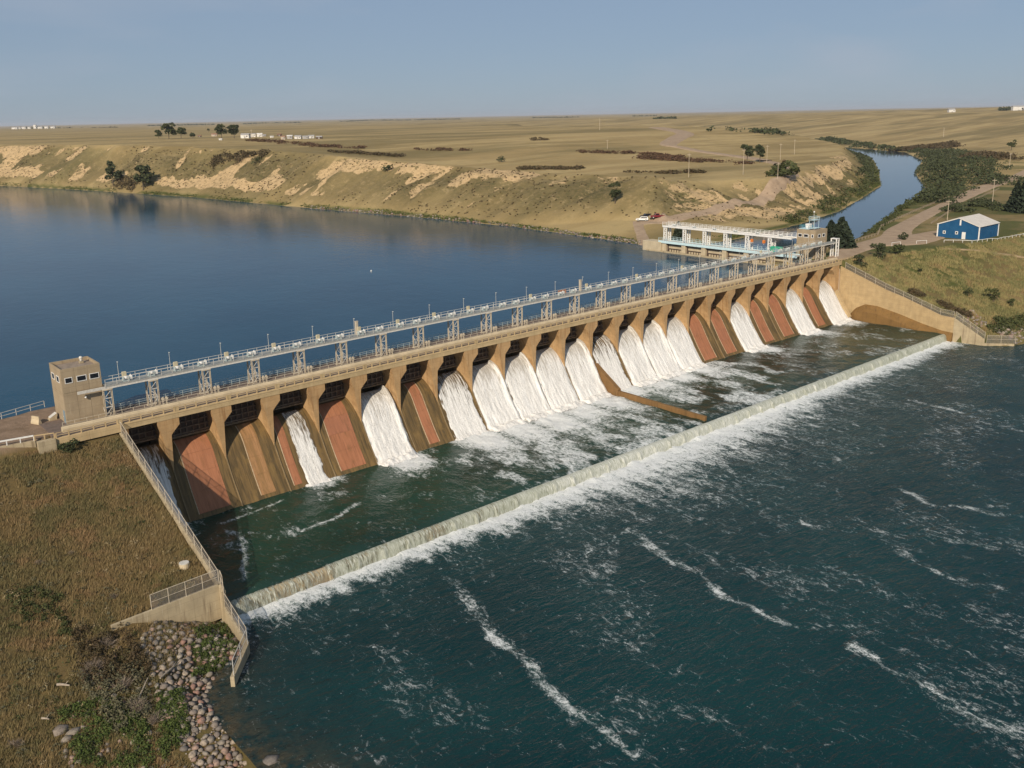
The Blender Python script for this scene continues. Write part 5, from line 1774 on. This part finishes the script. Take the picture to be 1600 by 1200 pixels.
# willow thickets along the canal
thicket(off(CAN_S[3:8], -13), 15, 5.5, L_DARK, 'dark willow thicket on the outer canal bank', 1500, .9, plan=True)
thicket(off(CAN_S[4:8], -36), 24, 4.2, L_DARK, 'loose dark scrub behind the outer canal willows', 1300, .9, plan=True)
thicket([(660, 130), (760, 170), (840, 200), (900, 240)], 22, 4.5, L_BRUSH, 'grey-green willows spreading away from the outer canal bank', 700, 1.0, plan=True)
thicket([(1400, 236), (1440, 232), (1490, 228)], 30, 6, L_BRUSH, 'grey-green willow belt at the canal bend', 520, 1.3)
thicket([(1110, 204), (1200, 210), (1290, 218), (1350, 228), (1400, 240)], 22, 6, L_DARK, 'dark brush belt following the distant canal', 700, 1.7)
thicket(off(CAN_N[3:8], 6), 6, 3.2, L_MID, 'green brush on the inner canal bank', 620, .6, plan=True)
thicket(off(CAN_N[6:10], 9), 9, 5, L_DARK, 'dark brush under the eroded canal bluff', 520, .9, plan=True)
thicket(off(CAN_S[2:5], -4), 3.5, 2.2, L_MID, 'low green brush between guard rail and canal', 420, .5, plan=True)
thicket([(1490, 332), (1530, 318), (1580, 330)], 8, 3.2, L_DARK, 'dark brush behind the blue shed', 420, .6)
thicket([(1540, 512), (1570, 505), (1600, 500)], 5, 2.2, L_MID, 'green brush above the right riprap', 260, .38)
thicket([(1420, 455), (1470, 478), (1520, 498)], 3.5, 1.6, L_BRUSH, 'brown weeds along the fence above the right wall', 330, .3)
# tree lines on the horizon
for a, b, D, h_, lab in [(30, 110, 5200, 9, 'tree line around the distant town at the left skyline'), (125, 182, 5000, 8, 'dark shelterbelt on the left skyline'), (228, 335, 6500, 9, 'long tree line on the skyline behind the farm'),
                         (378, 470, 7000, 10, 'bluish tree line on the skyline right of the farm'), (530, 722, 7500, 9, 'long thin tree line on the skyline left of centre'), (832, 905, 6500, 10, 'tree line on the skyline at centre'),
                         (988, 1026, 6000, 11, 'wood on the skyline right of centre'), (1022, 1056, 2600, 7, 'dark bushes on the plateau edge below the skyline'), (1560, 1600, 2600, 9, 'dark grove on the far right skyline')]:
    n = int((b-a)*1.6)
    C = []
    for k in range(n):
        x, y, z = far_at(a+(b-a)*nr.rand(), D*(1+.05*nr.rand()))
        hh = h_*(.35+.9*nr.rand())
        C.append(cloud((x, y, z+hh*.4), (5, 5, hh*.6), 10))
    V, Fq = quads(np.concatenate(C), 3.2)
    mobj('tree_line', npmesh('tree_line', V, Fq, L_DARK), kind='stuff', label=lab)
# sage and tussocks dotted over the bluffs and plateau
n = 20000
x = np.concatenate([140+nr.rand(n)*420, 180+nr.rand(n//2)*900])
y = np.concatenate([80+nr.rand(n)*850, 60+nr.rand(n//2)*900])
z, bare, gr, ro, gv = land(x, y)
keep = (SLOPE > .22) & (z > ZR+.8) & ~inside(x, y, CAN) & (ro < .5) & (fbm(x/30, y/30, 201, 3)+.10*bare > .42)
x, y, z = x[keep], y[keep], z[keep]
dd = np.hypot(x-CAM[0], y-CAM[1])
s_ = np.clip(dd*.0009, .3, .8)*(.4+nr.rand(len(x))**2)
C = np.stack([x, y, z+s_*.25], -1)[:, None, :]+nr.normal(size=(len(x), 7, 3))*np.stack([s_, s_, s_*.45], -1)[:, None, :]*.5
V, Fq = quads(C.reshape(-1, 3), .55)
mobj('sagebrush', npmesh('sagebrush', V, Fq, L_BRUSH), kind='stuff', label='small dark sagebrush and tussocks dotted over bluffs and prairie')
# green fringe at the far waterline
sx = np.array(RES[3:12])
fr_ = []
for (a, b) in zip(sx[:-1], sx[1:]):
    k = int(np.hypot(*(b-a))*2.2)
    t = nr.rand(k)[:, None]
    nn = np.array([b[1]-a[1], -(b[0]-a[0])])/np.hypot(*(b-a))
    fr_.append(a+(b-a)*t+nn*(1.0+3.2*nr.rand(k)[:, None]**1.5))
sn = np.array(CAN_N[1:8])
for (a, b) in zip(sn[:-1], sn[1:]):
    k = int(np.hypot(*(b-a))*2.2)
    t = nr.rand(k)[:, None]
    nn = np.array([-(b[1]-a[1]), b[0]-a[0]])/np.hypot(*(b-a))
    fr_.append(a+(b-a)*t+nn*(1+6*nr.rand(k)[:, None]**1.5))
fr_ = np.concatenate(fr_)
fr_ = fr_[fbm(fr_[:, 0]/16, fr_[:, 1]/16, 311, 3) > .46]
z = land(fr_[:, 0], fr_[:, 1])[0]
C = np.concatenate([fr_, np.maximum(z, ZR)[:, None]+.3], 1)[:, None, :]+nr.normal(size=(len(fr_), 7, 3))*np.array([.6, .6, .22])
V, Fq = quads(C.reshape(-1, 3), .42)
mobj('shore_reeds', npmesh('shore_reeds', V, Fq, leaf_mat('shore_green', (.06, .085, .018), (.10, .115, .035))), kind='stuff', label='green reeds fringing the far shoreline')


# ------------------------------------------------------------------ grass on the near slopes
def grass_mat(name, cols):
    t = NT(name)
    a, b, i = t.noise(.14, 4, .6), t.noise(.9, 4, .6), t.island()
    c = t.mix(t.step(a, .42, .58), cols[0], cols[1])
    c = t.mix(t.math('MULTIPLY', t.step(t.noise(.13, 6, .75), .49, .60), .85), c, cols[2])
    c = t.mix(t.math('MULTIPLY', t.step(t.noise(.2, 5, .7, t.map(loc=(30, 5, 2))), .54, .64), .6), c, (.26, .145, .075))
    c = t.mix(t.math('MULTIPLY', t.step(b, .5, .75), .5), c, cols[3])
    c = t.mix(t.math('MULTIPLY', i, .55), c, cols[4])
    return t.done(t.bsdf(c, .85, .15))


def tufts(x, y, hgt, wid, nb, name, mat, label, lean=(.25, .1)):
    n = len(x)
    z = land(x, y)[0]
    B = np.repeat(np.stack([x, y, z-.06], -1), nb, 0)
    B[:, :2] += nr.normal(size=(n*nb, 2))*wid*1.6
    hh = np.repeat(hgt*(.55+.9*nr.rand(n)), nb)*(.6+.8*nr.rand(n*nb))
    a = nr.rand(n*nb)*6.283
    w = wid*(.6+.8*nr.rand(n*nb))
    dx, dy = np.cos(a)*w*.5, np.sin(a)*w*.5
    tip = B+np.stack([lean[0]*hh+nr.normal(size=n*nb)*.28*hh, lean[1]*hh+nr.normal(size=n*nb)*.28*hh, hh], -1)
    V = np.stack([B-np.stack([dx, dy, 0*dx], -1), B+np.stack([dx, dy, 0*dx], -1), tip], 1).reshape(-1, 3)
    return mobj(name, npmesh(name, V, np.arange(3*n*nb).reshape(-1, 3), mat), kind='stuff', label=label)


G_DRY = grass_mat('dry_slope_grass', [(.205, .145, .064), (.148, .122, .050), (.085, .090, .036), (.105, .080, .036), (.29, .215, .112)])
G_GRN = grass_mat('green_slope_grass', [(.25, .205, .085), (.15, .150, .055), (.085, .105, .035), (.31, .24, .11), (.30, .25, .12)])
n = 120000
x, y = -44+43.2*nr.rand(n), -66+67*nr.rand(n)
k = ~inside(x, y, RIV) & ((y > -33.9) | (pdist(x, y, RIV[2:10], False) > 4.2+2.5*fbm(x/4, y/4, 9, 2)) | (x < -16)) & (y < np.where(x < -10, .6, -.6)) & ~((x > -15) & (np.abs(y+34.5) < .9)) & (pdist(x, y, RIV[2:10], False) > 1.5)
k &= (fbm(x/2.2, y/2.2, 301, 3) > .28)
tufts(x[k], y[k], .40, .075, 4, 'dry_grass', G_DRY, 'tall dry golden grass covering the left bank slope')
n = 60000
x, y = 221.4+150*nr.rand(n)**1.2, -56+58*nr.rand(n)
z, _, _, _, _ = land(x, y)
k = (z < 19.95) & (z > .8) & ~inside(x, y, RIV) & (fbm(x/3, y/3, 302, 3) > .38)
tufts(x[k], y[k], .6, .16, 4, 'hillside_grass', G_GRN, 'patchy green and yellow grass over the right hillside', (.2, .12))
# greener patches low on the left bank
for poly_px, cnt, mat, lab, sz in [([(0, 930), (50, 915), (130, 945), (110, 1000), (20, 985)], 110, L_MID, 'dark green weedy patch on the lower left slope', .26), ([(90, 1110), (160, 1090), (230, 1130), (240, 1199), (120, 1199)], 420, L_WEED, 'bright green weeds at the bottom of the left bank', .24),
                                   ([(300, 985), (355, 975), (372, 1010), (345, 1050), (300, 1060)], 300, L_WEED, 'bright green weeds among the riprap beside the wing wall', .22), ([(245, 1085), (285, 1080), (295, 1150), (250, 1195)], 260, L_WEED, 'bright green weeds along the riprap foot', .22),
                                   ([(110, 985), (190, 985), (235, 1030), (230, 1080), (130, 1075)], 300, L_BRUSH, 'dark brown brush on the lower left bank', .26), ([(120, 1060), (225, 1040), (235, 1120), (180, 1150)], 240, L_SAGE, 'greyish scrub on the lower left bank', .24)]:
    P2 = [gat(*p)[:2] for p in poly_px]
    xs_, ys_ = [p[0] for p in P2], [p[1] for p in P2]
    x = min(xs_)+(max(xs_)-min(xs_))*nr.rand(cnt*5)
    y = min(ys_)+(max(ys_)-min(ys_))*nr.rand(cnt*5)
    k = inside(x, y, P2) & (fbm(x/1.6, y/1.6, 77, 2) > .38)
    x, y = x[k][:cnt], y[k][:cnt]
    z = land(x, y)[0]
    hh = .35+.8*nr.rand(len(x))*(1.5 if mat in (L_BRUSH, L_SAGE) else .7)
    C = np.concatenate([cloud((x[j], y[j], z[j]+hh[j]*.4), (.42, .42, hh[j]*.6), 26) for j in range(len(x))])
    V, Fq = quads(C, sz*.62)
    mobj('weed_patch', npmesh('weed_patch', V, Fq, mat), kind='stuff', label=lab)
# low clumps of many plants mixed through the grass of the left slope
for cnt, mat, lab, sz in [(330, L_SAGE, 'grey-green sage clumps scattered through the left bank grass', .2), (260, L_MID, 'low olive forbs scattered through the left bank grass', .17), (240, L_BRUSH, 'brown seed heads scattered through the left bank grass', .17),
                          (260, leaf_mat('pale_straw', (.30, .235, .13), (.40, .32, .19)), 'pale straw tussocks scattered through the left bank grass', .16)]:
    x, y = -42+41*nr.rand(cnt*9), -64+62*nr.rand(cnt*9)
    dn = fbm(x/6, y/6, int(sz*1000)+cnt, 3)+.012*np.clip(-y-18, 0, 25)
    k = ~inside(x, y, RIV) & (dn > .60) & (pdist(x, y, RIV[2:10], False) > 5) & ~((x > -15) & (y < -33) & (y > -36))
    x, y = x[k][:cnt], y[k][:cnt]
    z = land(x, y)[0]
    rr = .2+.5*nr.rand(len(x))**2
    C = np.concatenate([cloud((x[j], y[j], z[j]+rr[j]*.5), (rr[j], rr[j], rr[j]*.8), 24) for j in range(len(x))])
    V, Fq = quads(C, sz*.7)
    mobj('forbs', npmesh('forbs', V, Fq, mat), kind='stuff', label=lab)
# dead grey bushes: bundles of bare twigs
for px, py, r, lab in [(165, 1010, 1.6, 'grey leafless bush at the upper left of the riprap'), (145, 1050, 1.9, 'spreading grey dead bush left of the riprap'), (215, 1110, 1.8, 'pale dead bush leaning over the riprap edge'),
                       (190, 1075, 1.7, 'grey twiggy bush in the middle of the left scrub'), (240, 1130, 1.5, 'fanned dry reed clump beside the riprap stones'), (25, 1165, 1.0, 'small pale dead tussock at the lower left corner'),
                       (175, 935, .9, 'pale silver tussock just above the return wall'), (60, 880, .7, 'silvery tussock on the open left slope'), (110, 866, .6, 'small silvery tussock near the slope middle')]:
    p = gat(px, py)
    m = 110 if r > 1 else 60
    root = thing('dead_bush', lab, 'dead bush', p, 0, 'grey dead bushes on the left bank')
    mb = MB()
    for k in range(m):
        a, e = nr.rand()*6.283, .25+1.2*nr.rand()
        L = r*(.5+.6*nr.rand())
        d = Vector((math.cos(a)*math.cos(e), math.sin(a)*math.cos(e), math.sin(e)*.8))*L
        o = Vector((nr.normal()*.15*r, nr.normal()*.15*r, -.05))
        mb.tube(o, o+d, .028, .012, 3, False)
        q = o+d*.55
        mb.tube(q, q+d*.35+Vector((nr.normal(), nr.normal(), nr.rand()))*.2*r, .018, .008, 3, False)
    mb.build('twigs', L_DEAD, root)
M_DRIFT = plain('driftwood', (.38, .32, .25), (.26, .21, .16), 4, .9, .4)
for p0, p1, r, lab in [((251, 1066), (281, 1041), .11, 'long pale driftwood pole lying on the riprap'), ((217, 1100), (232, 1066), .10, 'grey driftwood branch at the riprap edge'), ((90, 1076), (110, 1078), .16, 'short grey log on the left bank'), ((66, 1129), (78, 1131), .12, 'small grey log near the lower left corner')]:
    a, b = Vector(gat(*p0, .55)), Vector(gat(*p1, .6))
    lg = thing('driftwood_log', lab, 'driftwood', tuple(a), 0, 'driftwood on the left bank')
    c = b-a
    MB().tube((0, 0, 0), c*.5+Vector((0, 0, .05)), r, r*.85, 7).tube(c*.5+Vector((0, 0, .05)), c, r*.85, r*.5, 7).build('stem', M_DRIFT, lg)
    MB().tube(c*.6, c*.75+Vector((.3, .2, .35)), r*.4, r*.15, 5).build('branch_stub', M_DRIFT, lg)


# ------------------------------------------------------------------ riprap stones
def stone_mat(name, isl):
    t = NT(name)
    i = t.island() if isl else t.rand()
    c = t.ramp(i, (0, (.24, .20, .165)), (.2, (.33, .225, .175)), (.38, (.185, .165, .145)), (.55, (.35, .29, .225)), (.7, (.30, .165, .125)), (.82, (.27, .235, .19)), (.93, (.42, .37, .30)), mode='CONSTANT')
    c = t.mix(t.step(t.noise(3.5, 5, .7), .35, .7), c, tuple([.12, .10, .085]))
    return t.done(t.bsdf(c, .85, .25, 0, t.bump(t.noise(9, 4), .4, .05)))


M_ST, M_STI = stone_mat('river_stone', False), stone_mat('river_pebbles', True)
OCT_V, OCT_F = None, None


def octa():
    V = [(1, 0, 0), (-1, 0, 0), (0, 1, 0), (0, -1, 0), (0, 0, 1), (0, 0, -1)]
    Fc = [(0, 2, 4), (2, 1, 4), (1, 3, 4), (3, 0, 4), (2, 0, 5), (1, 2, 5), (3, 1, 5), (0, 3, 5)]
    V = [Vector(v) for v in V]
    cache, out = {}, []

    def mid(a, b):
        k = (min(a, b), max(a, b))
        if k not in cache:
            V.append(((V[a]+V[b])/2).normalized())
            cache[k] = len(V)-1
        return cache[k]
    for a, b, c in Fc:
        x, y, z = mid(a, b), mid(b, c), mid(c, a)
        out += [(a, x, z), (x, b, y), (z, y, c), (x, y, z)]
    return np.array([tuple(v) for v in V]), np.array(out)


OV, OF = octa()


def stone_shape():
    v = OV*(1+.5*(nr.rand(len(OV), 1)-.5))
    v = v*np.array([1, .72+.25*nr.rand(), .55+.25*nr.rand()])
    return v


SM = [npmesh('stone', stone_shape(), OF, M_ST, False) for _ in range(10)]


def riprap(poly, nmax, smin, smax, name, label, nobj, zf=None):
    xs_, ys_ = [p[0] for p in poly], [p[1] for p in poly]
    N = nmax*6
    x = min(xs_)+(max(xs_)-min(xs_))*nr.rand(N)
    y = min(ys_)+(max(ys_)-min(ys_))*nr.rand(N)
    k = inside(x, y, poly) & (fbm(x/2.5, y/2.5, 88, 2) > .22)
    x, y = x[k], y[k]
    r = smin+(smax-smin)*nr.rand(len(x))**2.2
    o = np.argsort(-r)
    x, y, r = x[o], y[o], r[o]
    px_, py_, pr_ = [], [], []
    for a, b, c in zip(x, y, r):
        if px_:
            d = np.hypot(np.array(px_)-a, np.array(py_)-b)
            if (d < (np.array(pr_)+c)*.72).any(): continue
        px_.append(a)
        py_.append(b)
        pr_.append(c)
        if len(px_) >= nmax: break
    x, y, r = np.array(px_), np.array(py_), np.array(pr_)
    z = land(x, y)[0]
    V, Fq, nb = [], [], 0
    for j in range(nobj, len(x)):
        v = stone_shape()*r[j]
        a = nr.rand()*6.283
        R2 = np.array([[math.cos(a), -math.sin(a), 0], [math.sin(a), math.cos(a), 0], [0, 0, 1]])
        V.append(v@R2.T+np.array([x[j], y[j], z[j]+r[j]*.22]))
        Fq.append(OF+nb)
        nb += len(v)
    root = mobj(name, npmesh(name, np.concatenate(V), np.concatenate(Fq), M_STI, False), kind='stuff', label=label)
    for j in range(min(nobj, len(x))):
        s = mobj('stone', SM[rnd.randrange(10)], root, (x[j], y[j], z[j]+r[j]*.22))
        s.scale = (r[j],)*3
        s.rotation_euler = (rnd.uniform(-.35, .35), rnd.uniform(-.35, .35), rnd.uniform(0, 6.28))
    return root


pz = [(-1.0, -35.0), (-9.5, -35.2), (-12.5, -38.5), (-12.4, -42), (-13.8, -46), (-14.4, -52), (-14.4, -58), (-14.2, -66), (-7.6, -67.5), (-7.6, -60), (-7.5, -52), (-7.0, -48.6), (-4.2, -45.2), (-1.2, -43.6)]
riprap(pz, 1900, .12, .52, 'riprap', 'rounded pink and grey stones banked up below the left wall', 300)
riprap([(-14.2, -36.5), (-13.6, -44), (-14.6, -52), (-14.6, -66), (-24, -66), (-27, -55), (-22, -44)], 230, .12, .42, 'riprap', 'loose stones scattered among the weeds left of the main stone bank', 60)
riprap([(227.8, -51.2), (227.5, -45), (231, -43.5), (240, -46), (262, -50), (262, -60), (240, -55)], 260, .3, .8, 'riprap', 'pale pinkish stones on the right bank beside the fence panel', 120)
riprap([(222.5, -36.5), (226, -33), (234, -36), (230, -42), (224, -41)], 70, .25, .6, 'riprap', 'few pale stones scattered on the right slope above the fence', 40)
ss = np.array(RES[3:8])
poly_sh = [tuple(p) for p in off(RES[3:8], 1.2)]+[tuple(p) for p in off(RES[3:8], -3.2)][::-1]
riprap(poly_sh, 500, .35, .8, 'riprap', 'narrow band of pinkish stones along the far shore near the headgate', 60)
for px, py, r, lab in [(423, 1192, .9, 'large flat grey boulder in the water at the bottom edge'), (95, 1143, .85, 'grey boulder among stones at the lower left'), (115, 1145, .7, 'rounded pink-grey boulder beside the lower left one'), (105, 1157, .6, 'pale bluish boulder at the lower left')]:
    p = onZ(px, py, .1) if px > 400 else Vector(gat(px, py))
    b_ = mobj('boulder', npmesh('boulder', stone_shape()*r*np.array([1.1, 1, .7]), OF, M_ST, True), None, (p.x, p.y, p.z+.15), label=lab, cat='boulder')

# ------------------------------------------------------------------ farmyard and town far off
M_FW, M_FG, M_FR = plain('white_siding', (.70, .68, .64), None, .5, .7, 0), plain('grey_siding', (.36, .35, .34), None, .5, .7, 0), plain('rusty_roofing', (.30, .16, .11), None, .5, .8, 0)
M_FT = plain('tan_siding', (.46, .38, .30), None, .5, .7, 0)


def house(p, L, Wd, hh, wall, roof, label, cat='farm building', group='farm buildings on the far plateau', rz=0):
    r = thing('farm_building', label, cat, tuple(p), rz, group)
    MB().box(-L/2, L/2, -Wd/2, Wd/2, -.5, hh).build('wall', wall, r)
    MB().prism([(-Wd/2-.3, hh), (Wd/2+.3, hh), (0, hh+Wd*.3)], 'x', -L/2-.3, L/2+.3).build('roof', roof, r)
    MB().box(-L*.1, L*.1, -Wd/2-.06, -Wd/2-.002, 0, min(2.1, hh*.8)).build('door', M_FG, r)
    MB().box(L*.2, L*.35, -Wd/2-.06, -Wd/2-.002, hh*.4, hh*.75).build('window', M_GLASS, r)


for k, (px, py, wpx, hpx, wl_, rf, lab) in enumerate([(384, 216, 13, 7, M_FW, M_FG, 'bright white trailer, leftmost of the farm buildings'), (396, 214, 7, 6, M_FW, M_FG, 'small white building right of the leftmost trailer'), (406, 214, 8, 6, M_FW, M_FW, 'white box van body behind the farm brush'),
                                                      (413, 213, 5, 3, M_FG, M_FG, 'small grey shed right of the white van body'), (425, 215, 5, 2.4, M_FW, M_FW, 'tiny white trailer low in the farm row'), (437, 213, 6, 4, M_RUST, M_FR, 'dark hut in the middle of the farm row'),
                                                      (443, 218, 7, 6, M_FT, M_FR, 'tan hut with rusty roof in the farm row'), (453, 217, 8, 6, M_FG, M_FW, 'grey shed with white roof in the farm row'), (466, 217, 10, 5, M_FW, M_FG, 'long whitish shed right of centre in the farm row'),
                                                      (478, 217, 9, 4.5, M_FG, M_FG, 'grey shed near the right end of the farm row'), (487, 216, 8, 5, M_FW, M_FG, 'white shed second from the right end of the farm row'), (499, 217, 9, 4, M_RUST, M_FG, 'dark shed at the right end of the farm row'),
                                                      (335, 213, 8, 4, M_FT, M_FR, 'rusty roofed hut between the farmyard trees'), (312, 214, 5, 2.4, M_RUST, M_FR, 'low dark hut left among the farmyard trees'), (345, 219, 5, 2.2, M_FW, M_FW, 'tiny white shed under the dark farmyard trees')]):
    p = gat(px, py)
    m = mpp(p)
    house(p, wpx*m, min(wpx*m*.6, 7), hpx*m*.75, wl_, rf, lab, rz=YAW-math.pi/2+.3*(rnd.random()-.5))
for k, (px, w_, h_) in enumerate([(20, 26, 7), (27, 16, 6), (34, 20, 8), (43, 14, 7), (52, 12, 17), (60, 22, 7), (70, 18, 8), (80, 20, 7), (1486, 16, 6), (1590, 30, 9)]):
    p = far_at(px, 5000 if px < 200 else 2600)
    lab = ('tiny pale building on the far left skyline, %s from the left' % ORD[k+1]) if px < 200 else ('white farm building on the far right hill' if px < 1500 else 'long pale building on the right skyline')
    house(p, w_, 10 if h_ < 12 else 9, h_, M_FW, M_FG, lab, 'building', 'buildings on the skyline', YAW-math.pi/2)
bo = onZ(580, 424, ZR)
by = thing('buoy', 'small white float alone on the open reservoir', 'buoy', tuple(bo))
MB().ball((0, 0, .12), .26, 10, 6).build('float', M_WHITE, by, smooth=True)
MB().tube((0, 0, .3), (0, 0, .6), .04, n=6).build('stem', M_WHITE, by)

# ------------------------------------------------------------------ haze
hz = bpy.data.materials.new('haze')
hz.use_nodes = True
hn = hz.node_tree.nodes
hn.clear()
hv = hn.new('ShaderNodeVolumePrincipled')
hv.inputs['Color'].default_value = (.86, .91, 1.0, 1)
hv.inputs['Density'].default_value = 4e-5
hv.inputs['Anisotropy'].default_value = .1
hmo = hn.new('ShaderNodeOutputMaterial')
hz.node_tree.links.new(hv.outputs[0], hmo.inputs['Volume'])
HAZE = MB().box(gx[0]-50, gx[-1]+50, gy[0]-50, gy[-1]+50, -8, 130).build('haze', hz, kind='stuff', label='thin pale summer haze over the prairie')
